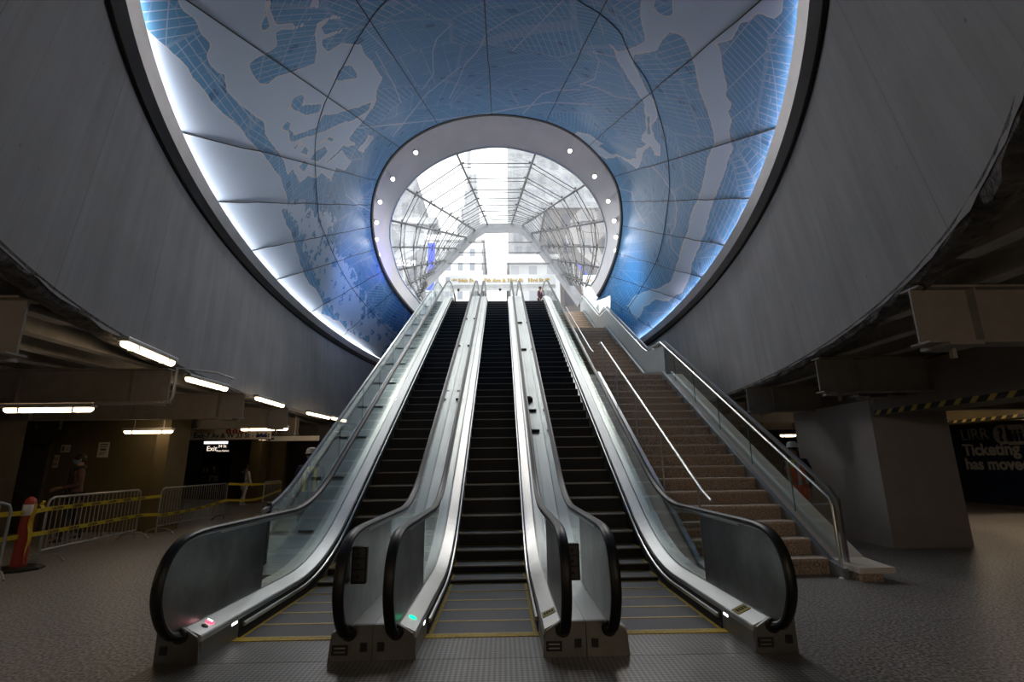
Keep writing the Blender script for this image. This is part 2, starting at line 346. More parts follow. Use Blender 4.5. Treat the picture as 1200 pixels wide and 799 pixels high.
# arc length for the board marks
_pts=np.array([ell(6.3,16.3,p,0) for p in PHS+[2*math.pi]]); ARC=np.r_[0,np.cumsum(np.linalg.norm(np.diff(_pts,axis=0),axis=1))]
def drum():
    mb=MB(); zs=np.linspace(6.36,3.2,9); G=[]
    for j,z in enumerate(zs):
        t=(6.16-z)/2.96; a=6.25; b=16.25+.65*max(t,0)
        row=[]
        for i,p in enumerate(PHS):
            q=ell(a,b,p,z)+np.array([.12*max(t,0),0,0])
            if j==8: q[2]+=rng.normal(0,.012)
            row.append(q)
        G.append(row)
    for r in G: r.append(r[0])
    mb.grid(G)
    o=mb.build('wall_drum','drum_concrete',smooth=True,fix=False); me=o.data
    uv=me.uv_layers.new(name='UVMap'); d=uv.data; nb=NE+1
    for l in me.loops: d[l.index].uv=(ARC[l.vertex_index%nb],me.vertices[l.vertex_index].co.z)
    tag(o,kind='structure')
    lip=MB(); G=[]                                        # broken lower edge of the wall
    for k,(a,z,j) in enumerate(((6.24,3.24,.0),(6.262,3.185,.010),(6.30,3.15,.014),(6.42,3.14,.016),(6.50,3.18,.014),(6.54,3.5,.0))):
        row=[]
        for p in PHS:
            q=ell(a+rng.normal(0,j*.5),a+10.65+rng.normal(0,j*.5),p,z+rng.normal(0,j))+np.array([.12,0,0]); row.append(q)
        row.append(row[0]); G.append(row)
    lip.grid(G); struct('trim_1',lip,'rough_lip')
drum()
def ceiling():
    mb=MB(); G0=[];G1=[]
    R=(-24.,-9.,24.,42.)
    def rect(p):
        c=ell(0,0,p,0); d=np.array([math.sin(p)*6.6,-math.cos(p)*16.6]); ts=[]
        for k,(lo,hi) in enumerate(((R[0],R[2]),(R[1],R[3]))):
            if abs(d[k])>1e-9: ts.append(((hi if d[k]>0 else lo)-c[k])/d[k])
        t=min(ts); return np.array([c[0]+d[0]*t,c[1]+d[1]*t])
    ph=PHS+[2*math.pi]
    for z in (3.42,3.7):
        mb.grid([[ell(6.30,16.98,p,z)+np.array([.12,0,0]) for p in ph],[np.r_[rect(p),z] for p in ph]])
    struct('ceiling',mb,'concrete_soffit')
ceiling()
f=MB(); f.box(-24,-9,-.2,24,42,0); struct('floor',f,'terrazzo')
# enclosing walls of the concourse
w=MB(); w.box(-24.2,-9,0,-24,42,3.5); struct('wall_left',w,'wall_dark')
w=MB(); w.box(24,-9,0,24.2,42,3.5); struct('wall_right',w,'wall_dark')
w=MB(); w.box(-24,-9.2,0,24,-9,3.5); struct('wall_rear',w,'wall_dark')
w=MB(); w.box(-24,41.8,0,24,42,3.5); struct('wall_far',w,'wall_dark')
# flange round the opening
def flange():
    t=thing('oculus_flange','smooth grey metal flange ringing the oval opening above the concrete drum','flange',(EC[0],EC[1],6.16))
    off=np.array([EC[0],EC[1],6.16])
    ph=PHS+[2*math.pi]
    pr=[(6.245,6.17),(6.20,6.15),(6.08,6.24)]; mb=MB(); mb.grid([[ell(a,a+10,p,z)-off for p in ph] for a,z in pr]); mb.build('lower_band','steel_dark_flange',t,smooth=True,fix=False)
    pr=[(6.08,6.24),(6.00,6.44),(6.03,6.45),(6.06,6.30),(6.30,6.30)]; mb=MB(); mb.grid([[ell(a,a+10,p,z)-off for p in ph] for a,z in pr]); mb.build('upper_band','ring_lip',t,smooth=True,fix=False)
    mb=MB(); mb.grid([[ell(a,a+10,p,z)-off for p in ph] for a,z in ((6.235,6.19),(6.247,6.12),(6.238,6.12))]); mb.build('shadow_gap','groove',t,fix=False)
    l=thing('cove_light','strip of cove lighting behind the grey flange, white at left and violet at right','light',(EC[0],EC[1],6.32))
    off=np.array([EC[0],EC[1],6.32]); mb=MB()
    mb.grid([[ell(a,a+10,p,z)-off for p in ph] for a,z in ((6.07,6.325),(6.17,6.325),(6.17,6.315),(6.07,6.315))]); mb.build('light_strip','cove_led',l,fix=False)
mat('steel_dark_flange',(.17,.165,.165),.5,metal=.2,var=.1,scale=2)
def cove():
    m,nt,out=nodes('cove_led'); L=nt.links
    e=N(nt,'ShaderNodeEmission'); L.new(e.outputs[0],out.inputs[0])
    tc=N(nt,'ShaderNodeTexCoord'); sp=N(nt,'ShaderNodeSeparateXYZ'); L.new(tc.outputs['Object'],sp.inputs[0])
    mr=N(nt,'ShaderNodeMapRange'); mr.inputs['From Min'].default_value=-3; mr.inputs['From Max'].default_value=3; L.new(sp.outputs[0],mr.inputs[0])
    mx=N(nt,'ShaderNodeMix',data_type='RGBA'); L.new(mr.outputs[0],mx.inputs['Factor']); mx.inputs['A'].default_value=(1,.93,.95,1); mx.inputs['B'].default_value=(.95,.85,1,1)
    L.new(mx.outputs['Result'],e.inputs[0])
    m2=N(nt,'ShaderNodeMapRange'); m2.inputs['From Min'].default_value=-3; m2.inputs['From Max'].default_value=3; m2.inputs['To Min'].default_value=COVE[0]; m2.inputs['To Max'].default_value=COVE[1]; L.new(sp.outputs[0],m2.inputs[0]); L.new(m2.outputs[0],e.inputs[1])
cove(); flange()
# ------------------------------------------------------------------ ring of the glass canopy
KR=.6
def onring(u,v,off=0.):
    d=ray(u,v); n=np.array([0,1,KR]); p0=np.array([0,22+off,8.]); return CAMP+d*(((p0-CAMP)@n)/(d@n))
RO=[(512,392),(494,377),(478,361),(460,338),(446,311),(437,280),(435,246),(442,213),(460,182),(490,157),(532,140),(582,134),(634,141),(672,157),(702,183),(722,213),(729,246),(727,280),(719,311),(706,340),(690,362),(674,378)]
RI=[(520,384),(505,370),(489,351),(471,327),(462,302),(457,276),(461,249),(475,222),(500,198),(536,180),(582,172),(628,180),(662,196),(688,219),(704,246),(711,275),(707,301),(699,324),(692,335)]
def resample(P,n):
    P=np.array(P); s=np.r_[0,np.cumsum(np.linalg.norm(np.diff(P,axis=0),axis=1))]; t=np.linspace(0,s[-1],n)
    return np.c_[[np.interp(t,s,P[:,k]) for k in range(P.shape[1])]].T
NR=900
ro=resample(smooth_curve(RO,16),NR); ri=resample(smooth_curve(RI,16),160)
ring_t=thing('oculus_ring','pale metal ring at the top of the escalators with the glass canopy behind it','ring',(0,21,8))
RB=np.array([0,21,8.])
ro3=np.array([onring(u,v) for u,v in ro]); ri3=np.array([onring(u,v,1.3) for u,v in ri])
cut=int(np.argmin((ro[:,0]-700)**2+(ro[:,1]-349)**2)); mb=MB(); ros=resample(ro3[:cut],160)
mb.grid([ros-RB,ros*.5+ri3*.5-RB,ri3-RB]); mb.build('ring_soffit','ring_soffit',ring_t,smooth=True,fix=False)
mb=MB(); mb.tube(ros-RB+np.array([0,-.03,.02]),.105,6); mb.build('dark_rim','dome_rim',ring_t,smooth=True)
mb=MB(); mb.tube(ri3-RB,.045,6); mb.build('inner_edge','white_metal',ring_t,smooth=True)
# ------------------------------------------------------------------ map mural dome
def seg_dist(P,line):
    D=np.full(len(P),1e9,np.float32)
    for a,b in zip(line[:-1],line[1:]):
        a=np.array(a,float); b=np.array(b,float); ab=b-a; t=np.clip(((P-a)@ab)/(ab@ab),0,1)
        d=np.hypot(*(P-(a+t[:,None]*ab)).T); D=np.minimum(D,d)
    return D
def inside(P,poly):
    x,y=P[:,0],P[:,1]; c=np.zeros(len(P),bool); n=len(poly)
    for i in range(n):
        x0,y0=poly[i]; x1,y1=poly[(i+1)%n]
        if y0==y1: continue
        c^=((y0>y)!=(y1>y))&(x<(x1-x0)*(y-y0)/(y1-y0)+x0)
    return c
def sdf(P,poly):
    d=seg_dist(P,list(poly)+[poly[0]]); return np.where(inside(P,poly),d,-d)
PEN_OUT=[(175,39),(195,55),(210,67),(221,80),(226,92),(247,117),(267,137),(285,155),(300,172),(315,190),(327,206),(337,231),(338,243),(330,247),(339,268),(345,289),(356,321),(369,339),(378,355),(375,367),(394,375),(406,386),(425,399),(447,408)]
PEN_IN=[(207,0),(214,11),(230,21),(235,37),(246,52),(241,66),(246,77),(254,86),(264,87),(267,107),(280,122),(297,135),(309,142),(310,157),(322,172),(332,187)]
OCEAN=PEN_OUT+[(447,440),(300,440),(90,250),(100,20),(160,20)]
BAY=PEN_IN+[(338,206),(344,199),(350,214),(362,206),(369,210),(378,200),(387,213),(394,196),(403,199),(412,190),(400,176),(382,192),(392,180),(400,172),(412,158),(427,141),(440,120),(441,110),(447,92),(442,80),(430,67),(421,51),(400,52),(385,62),(376,52),(377,45),(386,43),(405,35),(412,31),(404,33),(380,40),(376,32),(386,22),(405,20),(391,17),(374,27),(369,40),(371,60),(369,75),(347,81),(325,90),(315,99),(304,99),(295,87),(291,74),(304,65),(317,60),(324,54),(322,38),(330,34),(345,36),(355,32),(372,15),(374,0),(366,0),(362,12),(340,28),(322,28),(318,10),(320,0),(316,0),(312,14),(317,30),(309,36),(306,30),(311,20),(313,0),(313,-70),(200,-70)]
ISL=[[(342,126),(344,116),(354,111),(357,113),(354,122),(347,128)],[(394,93),(396,82),(404,76),(412,77),(418,88),(417,92),(400,95)],[(340,128),(362,122),(377,122),(374,132),(360,134)],[(337,165),(345,158),(358,155),(370,150),(377,136),(395,132),(420,126),(436,118),(430,130),(412,141),(392,148),(367,159),(345,165)],
 [(330,152),(336,143),(341,145),(337,153)],[(338,152),(342,154),(346,160),(338,165)],[(343,173),(353,166),(354,169),(347,175)],[(352,180),(357,173),(361,175),(359,182)],[(374,168),(385,161),(391,163),(389,167),(381,165)],[(346,33),(341,25),(368,8),(374,12),(362,24)],[(363,186),(372,176),(380,172),(384,178),(372,190)],[(349,196),(356,188),(362,192),(356,200)]]
MARSH=[(338,240),(350,241),(360,243),(358,250),(351,249),(352,262),(362,258),(376,250),(386,256),(390,263),(383,271),(376,280),(378,292),(388,290),(394,298),(404,312),(414,325),(420,345),(430,352),(428,368),(440,374),(450,384),(462,392),(462,404),(450,408),(438,400),(424,396),(415,386),(405,376),(395,364),(386,350),(380,338),(374,318),(368,300),(358,285),(351,264),(346,247)]
CREEK=[[(391,165),(404,161),(416,168),(408,173)],[(420,176),(429,166),(433,159),(437,161),(431,170),(424,179)]]
RIVER=[(751,0),(751,20),(756,46),(747,54),(735,60),(722,60),(712,50),(716,56),(723,66),(730,80),(735,91),(742,100),(747,111),(754,120),(757,135),(756,155),(751,164),(758,168),(752,172),(744,178),(746,187),(735,186),(723,182),(710,170),(699,165),(690,158),(676,155),(672,170),(690,176),(714,187),(728,184),(738,192),(747,197),(752,188),(755,174),(763,171),(768,181),(773,183),(774,170),(768,164),(764,150),(770,135),(769,122),(760,107),(750,90),(741,73),(743,64),(755,64),(770,59),(772,52),(785,38),(792,40),(802,45),(808,58),(815,80),(820,102),(827,125),(836,152),(837,167),(830,185),(826,205),(818,232),(809,254),(805,271),(798,290),(796,305),(791,318),(785,331),(771,338),(756,341),(744,347),(735,357),(739,366),(747,374),(752,368),(754,359),(768,351),(785,352),(798,342),(807,329),(812,309),(820,287),(825,271),(831,252),(843,216),(848,204),(852,196),(859,173),(854,155),(856,140),(852,130),(857,121),(850,112),(852,100),(847,77),(845,62),(843,55),(838,52),(857,47),(862,36),(867,26),(880,24),(890,15),(899,20),(907,22),(915,14),(917,0),(917,-90),(751,-90)]
RISL=[[(765,6),(769,-4),(789,-4),(788,16),(779,19),(770,14)],[(700,170),(712,169),(722,175),(727,183),(715,180)],[(711,187),(722,183),(738,196),(743,202),(725,199)],[(757,156),(760,134),(763,135),(761,158)]]
ROADS=[[(475,0),(490,12),(520,25),(545,37)],[(528,30),(512,45),(507,60),(508,87),(495,105)],[(640,5),(600,20),(570,38),(563,55),(557,63),(545,75),(537,95),(527,115)],[(613,133),(635,110),(650,106),(680,105)],[(680,98),(700,103),(720,113),(745,117)],[(690,45),(702,72),(697,92),(680,100)],
 [(763,194),(772,203),(782,216),(790,228),(793,243),(791,265),(785,276),(787,290),(789,293),(796,301)],[(232,62),(240,75),(267,107),(300,145)],[(270,103),(292,87),(330,57),(352,38)],[(895,65),(902,90),(903,125),(915,140)],[(420,150),(480,144),(560,135),(640,120),(690,122)],[(460,160),(500,110),(540,78)],[(600,60),(640,20),(660,0)],[(440,250),(420,240),(405,228)],[(705,215),(740,225),(745,245),(755,262)],[(870,20),(900,45),(945,40)],[(868,180),(880,205)],[(470,120),(462,100),(440,60)],[(230,140),(300,200)],[(690,60),(735,70)]]
SEAMS=[[(467,172),(220,0),(60,-110)],[(510,141),(418,0),(360,-90)],[(576,134),(567,0),(560,-90)],[(641,142),(710,0),(760,-100)],[(690,172),(890,0),(1000,-95)],[(443,212),(220,155),(100,124)],[(435,240),(268,238),(200,238)],[(436,265),(308,292),(250,304)],[(441,292),(335,325),(300,336)],[(448,318),(365,365),(350,374)],[(460,342),(398,397)],[(720,207),(910,150),(990,126)],[(728,236),(880,232),(950,230)],[(729,264),(848,287),(900,297)],[(724,297),(820,325)],[(715,325),(798,350)],[(705,345),(768,388)],
 [(560,-48),(520,-40),(475,-18),(448,4),(425,35),(400,82),(381,118),(371,150),(369,182),(373,250),(387,289),(402,321),(419,346),(450,381),(470,398)],[(560,-48),(610,-42),(655,-20),(687,7),(722,32),(745,75),(762,102),(772,132),(780,165),(784,200),(783,240),(771,301),(749,342),(735,362)]]
def mural():
    C=np.array([582.,250.]); d=ro-C; th=np.unwrap(np.arctan2(d[:,0],-d[:,1]))
    while th[len(th)//2]>math.pi/2: th-=2*math.pi
    ph=np.linspace(-math.pi,math.pi,4001); A,B,Z=6.19,16.19,6.34
    E=np.array([ell(A,B,p,Z) for p in ph]); u,v=proj(E); te=np.unwrap(np.arctan2(u-C[0],-(v-C[1])))
    te-=te[2000]-np.interp(2000,[2000],[math.atan2(u[2000]-C[0],-(v[2000]-C[1]))])
    pm=np.interp(th,te,ph)
    outer=np.array([ell(A,B,p,Z) for p in pm]); NRad=230
    # denser away from the ring; straight generators between the ring and the oval edge
    t=np.linspace(0,1,NRad)**1.35
    G=ro3[None]*(1-t)[:,None,None]+outer[None]*t[:,None,None]
    P=G.reshape(-1,3); U,V=proj(P); px=np.c_[U,V].astype(np.float64)
    jit=np.c_[np.sin(P[:,2]*5+P[:,1]*3.1),np.cos(P[:,0]*4.3+P[:,1]*4.7)]*.9
    pj=px+jit
    land=-sdf(pj,OCEAN); land=np.minimum(land,-sdf(pj,BAY)); land=np.minimum(land,-sdf(pj,RIVER))
    for q in CREEK: land=np.minimum(land,-sdf(pj,q))
    for q in ISL+RISL: land=np.maximum(land,sdf(pj,q))
    marsh=sdf(pj,MARSH)
    road=np.full(len(px),1e9,np.float32)
    for l in ROADS: road=np.minimum(road,seg_dist(px,l))
    mb=MB(); mb.grid(G)
    vx=np.array(mb.v); fa=np.array(mb.f); fc=vx[fa].mean(1)
    keep=~((fc[:,0]>-2.97)&(fc[:,0]<np.where(fc[:,2]<8.6,4.92,4.3))&(fc[:,2]<9.9)&(fc[:,1]>14))
    mb.f=[tuple(int(i) for i in q) for q in fa[keep]]; mb.m=[0]*len(mb.f)
    t_=thing('map_mural','huge blue map of the city coast printed on the curved dome panels','mural',(0,17,6.3))
    mb.v=[tuple(np.array(q)-np.array([0,17,6.3])) for q in mb.v]
    o=mb.build('map_panels','map_print',t_,smooth=True,fix=False); me=o.data
    for nm,arr in (('land',land),('road',road),('marsh',marsh)):
        a=me.attributes.new(nm,'FLOAT','POINT'); a.data.foreach_set('value',np.clip(arr,-60,60).astype(np.float32))
    # open joints between the panels
    GP=np.c_[U,V].reshape(NRad,NR,2); OB=np.array([0,17,6.3])
    for l in SEAMS:
        d=math.atan2(l[1][0]-C[0],-(l[1][1]-C[1])) if len(l)<4 else None
        if len(l)<4:
            dd=math.atan2(l[0][0]-C[0],-(l[0][1]-C[1])); i=int(np.argmin(np.abs((th-dd+math.pi)%(2*math.pi)-math.pi)))
            l1=np.array(l[1]); i2=int(np.argmin(np.min(np.hypot(GP[...,0]-l1[0],GP[...,1]-l1[1]),axis=0))); 
            pts=[G[int(k),int(round(i+(i2-i)*min(1,k/(NRad-1)*1.0)))] for k in np.linspace(0,NRad-1,24)]
        else:
            c=smooth_curve(l,8); pts=[]
            for q in c:
                dm=np.hypot(GP[...,0]-q[0],GP[...,1]-q[1]); k=np.unravel_index(np.argmin(dm),dm.shape); 
                if not pts or np.linalg.norm(G[k]-pts[-1])>.12: pts.append(G[k])
            pts=list(smooth_curve(pts[::3],3))
        pts=[q for q in pts if not (-2.97<q[0]<4.92 and q[2]<9.9 and q[1]>14)]
        if len(pts)<3: continue
        sb=MB(); sb.tube(np.array(pts)-OB,.013,4); sb.build('panel_joint','groove',t_)
    # metric print coordinates on the unrolled panel
    s=np.r_[0,np.cumsum(np.linalg.norm(np.diff(G[NRad//2],axis=0),axis=1))]
    r=np.linalg.norm(G-G[:1],axis=2)
    co=np.zeros((NRad,NR,3),np.float32); co[...,0]=s[None]; co[...,1]=r
    a=me.attributes.new('print','FLOAT_VECTOR','POINT'); a.data.foreach_set('vector',co.ravel())
def map_material():
    m,nt,out=nodes('map_print'); L=nt.links
    b=N(nt,'ShaderNodeBsdfPrincipled',i_Roughness=.65); L.new(b.outputs[0],out.inputs[0]); b.inputs['Specular IOR Level'].default_value=.2
    def at(n): return N(nt,'ShaderNodeAttribute',attribute_name=n)
    def mth(op,a,b_=None,c=None):
        n=N(nt,'ShaderNodeMath',operation=op)
        for i,q in enumerate((a,b_,c)):
            if q is None: continue
            if isinstance(q,(int,float)): n.inputs[i].default_value=q
            else: L.new(q,n.inputs[i])
        return n.outputs[0]
    pr=at('print').outputs['Vector']
    def noise(s,d=4.,r=.55,vec=pr):
        n=N(nt,'ShaderNodeTexNoise',i_Scale=s,i_Detail=d,i_Roughness=r); L.new(vec,n.inputs['Vector']); return n.outputs['Fac']
    coast=noise(2.2,8.,.62); land=mth('ADD',at('land').outputs['Fac'],mth('MULTIPLY',mth('SUBTRACT',coast,.5),5.0))
    # winding tidal channels in the marsh
    nm=noise(1.5,6.,.6); chan=mth('SUBTRACT',.085,mth('ABSOLUTE',mth('SUBTRACT',nm,.5)))
    mar=mth('GREATER_THAN',mth('ADD',mth('MULTIPLY',chan,90.),mth('MINIMUM',mth('SUBTRACT',mth('MULTIPLY',at('marsh').outputs['Fac'],.8),1.),2.)),0.)
    mar=mth('MULTIPLY',mar,mth('GREATER_THAN',at('marsh').outputs['Fac'],-9.))
    isl=mth('MULTIPLY',mth('GREATER_THAN',land,0.),mth('SUBTRACT',1.,mar))
    shore=mth('MULTIPLY',mth('LESS_THAN',mth('ABSOLUTE',mth('ADD',land,.55)),.75),mth('SUBTRACT',1.,mar))
    # street grids: every district turned its own way
    vo=N(nt,'ShaderNodeTexVoronoi',i_Scale=.42); L.new(pr,vo.inputs['Vector'])
    sc=N(nt,'ShaderNodeSeparateColor'); L.new(vo.outputs['Color'],sc.inputs[0])
    ro_=N(nt,'ShaderNodeVectorRotate',rotation_type='Z_AXIS'); L.new(pr,ro_.inputs['Vector']); L.new(mth('MULTIPLY',sc.outputs[0],3.1),ro_.inputs['Angle'])
    sx=N(nt,'ShaderNodeSeparateXYZ'); L.new(ro_.outputs[0],sx.inputs[0])
    def lines(x,period,w): return mth('LESS_THAN',mth('FRACT',mth('MULTIPLY',x,1/period)),w/period)
    st=mth('MAXIMUM',lines(sx.outputs[0],.15,.019),mth('MULTIPLY',lines(sx.outputs[1],.52,.022),.9))
    ve=N(nt,'ShaderNodeTexVoronoi',i_Scale=.42,feature='DISTANCE_TO_EDGE'); L.new(pr,ve.inputs['Vector'])
    av=mth('LESS_THAN',ve.outputs['Distance'],.016)
    v3=N(nt,'ShaderNodeTexVoronoi',i_Scale=1.5,feature='DISTANCE_TO_EDGE'); L.new(pr,v3.inputs['Vector'])
    dense=mth('GREATER_THAN',noise(.33,3.),.40)
    st=mth('MULTIPLY',st,mth('MULTIPLY_ADD',dense,.5,.4))
    st=mth('MAXIMUM',st,mth('MULTIPLY',mth('MAXIMUM',av,mth('LESS_THAN',v3.outputs['Distance'],.012)),.35))
    rd=mth('LESS_THAN',at('road').outputs['Fac'],.75)
    st=mth('MAXIMUM',st,mth('MULTIPLY',rd,.95))
    # parks and blocks in darker ink
    v4=N(nt,'ShaderNodeTexVoronoi',i_Scale=3.2,distance='CHEBYCHEV'); L.new(ro_.outputs[0],v4.inputs['Vector'])
    s4=N(nt,'ShaderNodeSeparateColor'); L.new(v4.outputs['Color'],s4.inputs[0])
    park=mth('MULTIPLY',mth('GREATER_THAN',s4.outputs[0],.93),mth('LESS_THAN',v4.outputs['Distance'],.32))
    def mix(f,a,b_,):
        n=N(nt,'ShaderNodeMix',data_type='RGBA'); L.new(f,n.inputs['Factor'])
        for k,q in (('A',a),('B',b_)):
            if isinstance(q,tuple): n.inputs[k].default_value=rgba(q)
            else: L.new(q,n.inputs[k])
        return n.outputs['Result']
    tone=noise(.16,3.)
    lc=mix(tone,LAND[0],LAND[1]); lc=mix(mth('MULTIPLY',park,.75),lc,(.020,.10,.22)); lc=mix(mth('MULTIPLY',st,.75),lc,(.46,.50,.60))
    wc=mix(mth('GREATER_THAN',1.,2.),WATER,WATER); 
    col=mix(isl,wc,lc); col=mix(mth('MULTIPLY',shore,.8),col,(.64,.60,.60))
    L.new(col,b.inputs['Base Color'])
map_material(); mural()
# ------------------------------------------------------------------ escalators
SL=math.tan(math.radians(30)); Y0=7.6; RISE=9.67; Y1=Y0+RISE/SL; LL=1.0; LU=1.2
def HN(y):
    if y<Y0-LL: return 0.
    if y<Y0+LL: return SL*(y-Y0+LL)**2/(4*LL)
    if y<Y1-LU: return SL*(y-Y0)
    if y<Y1+LU: return RISE-SL*(Y1+LU-y)**2/(4*LU)
    return RISE
def DN(y): e=1e-3; return (HN(y+e)-HN(y-e))/(2*e)
def path(y0,y1,oy=0.):
    ys=[y0]+[y for y in np.r_[np.arange(Y0-LL-.1,Y0+LL+.15,.14),np.arange(Y1-LU-.1,Y1+LU+.15,.2)] if y0<y<y1]+[y1]
    out=[]
    for y in ys:
        s=DN(y); l=math.hypot(1,s); out.append((y-oy,HN(y),-s/l,1/l))
    return out
BY=4.6            # local origin of an escalator at its front base
def make_step():
    s=MB(); s.mi=0; s.box(-.5,.012,-.02,.5,.398,0); s.mi=1; s.box(-.5,.004,-.262,.5,.03,-.02); s.mi=2; s.box(-.5,-.004,-.016,.5,.013,.002)
    return s
def newel_outline(y_end):
    # side outline of the handrail loop (centre line), from the base cover round the newel to y_end
    pts=[(4.66,.215),(4.54,.215),(4.40,.275),(4.285,.40),(4.215,.56),(4.225,.72),(4.30,.86),(4.44,.955),(4.64,.992),(4.9,1.0)]
    c=smooth_curve(pts,6); return [tuple(q) for q in c]
def handrail(mb,x):
    P=[(y,z) for y,z in newel_outline(0)]
    for (y,z,ny,nz) in path(5.2,26.6): P.append((y+ny,z+nz))
    e=P[-1]; P+= [(e[0]+.35,e[1]-.03),(e[0]+.6,e[1]-.18),(e[0]+.72,e[1]-.45),(e[0]+.6,e[1]-.68),(e[0]+.4,e[1]-.78)]
    P=np.array(P); T=np.gradient(P,axis=0); T/=np.linalg.norm(T,axis=1)[:,None]
    pa=[(p[0]-BY,p[1],-t[1],t[0]) for p,t in zip(P,T)]
    mb.sweep(pa,[(x-.030,-.022),(x-.042,-.008),(x-.040,.012),(x-.024,.024),(x+.024,.024),(x+.040,.012),(x+.042,-.008),(x+.030,-.022)])
def flat_strip(mb,x,n0,n1,y0,y1,th):          # glass sheet following the incline
    mb.sweep(path(y0,y1,BY),[(x-th/2,n0),(x+th/2,n0),(x+th/2,n1),(x-th/2,n1)])
def side_parts(t,s):
    # s=-1 left side, +1 right side
    mb=MB(); handrail(mb,s*.68); mb.build('handrail','rubber',t,smooth=True)
    mb=MB(); flat_strip(mb,s*.68,.25,.965,6.02,25.9,.012); mb.build('balustrade_glass','glass_rail',t)
    mb=MB(); flat_strip(mb,s*.68,.945,.985,5.0,26.4,.034); mb.build('handrail_guide','steel',t)
    # newel panel
    o=[p for p in newel_outline(0)]; cen=np.array([4.75,.6]); ins=[]
    for p in o[3:]:
        d=np.array(p)-cen; l=np.linalg.norm(d); ins.append(tuple(cen+d*(l-.028)/l))
    poly=ins+[(5.98,.972),(5.98,.26),(4.62,.26)]
    mb=MB(); mb.prism(poly,lambda p:(s*.674,p[0]-BY,p[1]),lambda p:(s*.686,p[0]-BY,p[1])); mb.build('newel_panel','newel_panel',t)
    rim=[(p[0]-BY,p[1]) for p in ins]+[(5.98-BY,.972)]
    mb=MB(); mb.tube([(s*.668,a,b) for a,b in rim],.011,5); mb.build('newel_trim','steel',t,smooth=True)
    mb=MB(); mb.sweep(path(4.62,26.3,BY),[(s*.525,.195),(s*.532,.207),(s*.66,.262),(s*.672,.262),(s*.672,.22),(s*.56,.17),(s*.525,.17)]); mb.build('inner_deck','steel',t)
    mb=MB(); mb.sweep(path(4.62,26.3,BY),[(s*.522,.160),(s*.530,.195),(s*.545,.19),(s*.545,.160)]); mb.build('deck_facing','steel',t)
    mb=MB(); mb.sweep(path(4.62,5.24,BY),[(s*.520,-.01),(s*.522,.160),(s*.545,.160),(s*.545,-.01)]); mb.build('foot_panel','base_metal',t)
    mb=MB(); mb.sweep(path(5.24,26.3,BY),[(s*.514,-.01),(s*.520,.160),(s*.54,.160),(s*.54,-.01)]); mb.build('skirt_panel','brush',t)
    mb=MB(); mb.sweep(path(5.30,26.2,BY),[(s*.498,.085),(s*.492,.098),(s*.498,.118),(s*.516,.122),(s*.516,.08)]); mb.build('skirt_rail','steel_bright',t)
    mb=MB(); mb.sweep(path(4.62,26.3,BY),[(s*.688,.262),(s*.868,.262),(s*.868,-.02),(s*.70,-.02),(s*.688,.22)]); mb.build('outer_deck','steel',t)
    # front cover of the side
    mb=MB(); pl=[(.515,0),(.528,.15),(.545,.20),(.66,.268),(.868,.268),(.868,0)]
    mb.prism(pl,lambda p:(s*p[0],-.01,p[1]),lambda p:(s*p[0],.03,p[1]))
    mb.build('base_cover','base_metal',t)
    mb=MB(); mb.lathe([(.075,0),(.075,.02),(.06,.03)],(0,0,0),14); 
    mb.v=[(s*.68+a*.8,-.012-c,.215+b*.8) for a,b,c in mb.v]; mb.build('rail_inlet','black',t)
    mb=MB(); mb.box(s*.80-.028,-.018,.075,s*.80+.028,-.008,.14); mb.build('sensor_window','black',t)
def make_escalator():
    t=thing('escalator','middle of the three escalators, between the two narrow steel-decked newel pairs','escalator',(0,BY,0),0,'escalators')
    st=make_step(); first=None; ye=None
    for k in range(49):
        yk=5.22+.4*k; z=HN(yk)+.007
        if first is None:
            o=st.build('step',['tread','riser','nose'],t); first=o
        else:
            o=first.copy(); COL.objects.link(o); o.parent=t
        o.location=(0,yk-BY,z)
        if k<12:
            if ye is None:
                m=MB(); m.box(-.5,.014,-.01,-.468,.398,.0025); m.box(.468,.014,-.01,.5,.398,.0025); m.box(-.468,.372,-.01,.468,.398,.0025)
                e=m.build('yellow_edge','yellow_paint',o); ye=e
            else:
                e=ye.copy(); COL.objects.link(e); e.parent=o
    for s in (-1,1): side_parts(t,s)
    m=MB(); m.box(-.52,5.11-BY,-.04,.52,5.215-BY,.012); m.build('comb','yellow_paint',t)
    m=MB(); m.box(-.522,.0,-.05,.522,5.14-BY,.006); m.build('landing_plate','landing_metal',t)
    m=MB(); m.box(-.868,-1.0,-.05,.868,-.006,.006); m.build('landing_plate','landing_metal',t)
    m=MB(); m.box(-.868,-2.6,-.05,.868,-1.008,.006); m.build('landing_plate','landing_metal',t)
    m=MB(); m.sweep(path(7.3,26.3,BY),[(-.86,-.75),(.86,-.75),(.86,-.70),(-.86,-.70)]); m.build('truss_soffit','steel_dark',t)
    return t
def panel_on_deck(name,m,t,x,y,w,l,s):      # a small plate lying on the sloped inner deck
    mb=MB(); sl=.055/.128; zz=lambda xx:.2085+(abs(xx)-.532)*sl
    a,b=x-w/2,x+w/2
    mb.add([(a,y,zz(a)+.004),(b,y,zz(b)+.004),(b,y+l,zz(b)+.004),(a,y+l,zz(a)+.004),(a,y,zz(a)-.003),(b,y,zz(b)-.003),(b,y+l,zz(b)-.003),(a,y+l,zz(a)-.003)],[(0,1,2,3),(7,6,5,4),(0,4,5,1),(1,5,6,2),(2,6,7,3),(3,7,4,0)])
    return mb.build(name,m,t)
def disc_on_deck(name,m,t,x,y,r):
    mb=MB(); sl=.055/.128
    mb.lathe([(r,-.004),(r,.004),(r*.8,.007)],(0,0,0),18); zc=.2085+(abs(x)-.532)*sl
    mb.v=[(x+a,y+b,zc+c+abs(x+a)*sl-abs(x)*sl) for a,b,c in mb.v]; return mb.build(name,m,t,smooth=True)
ESC=make_escalator()
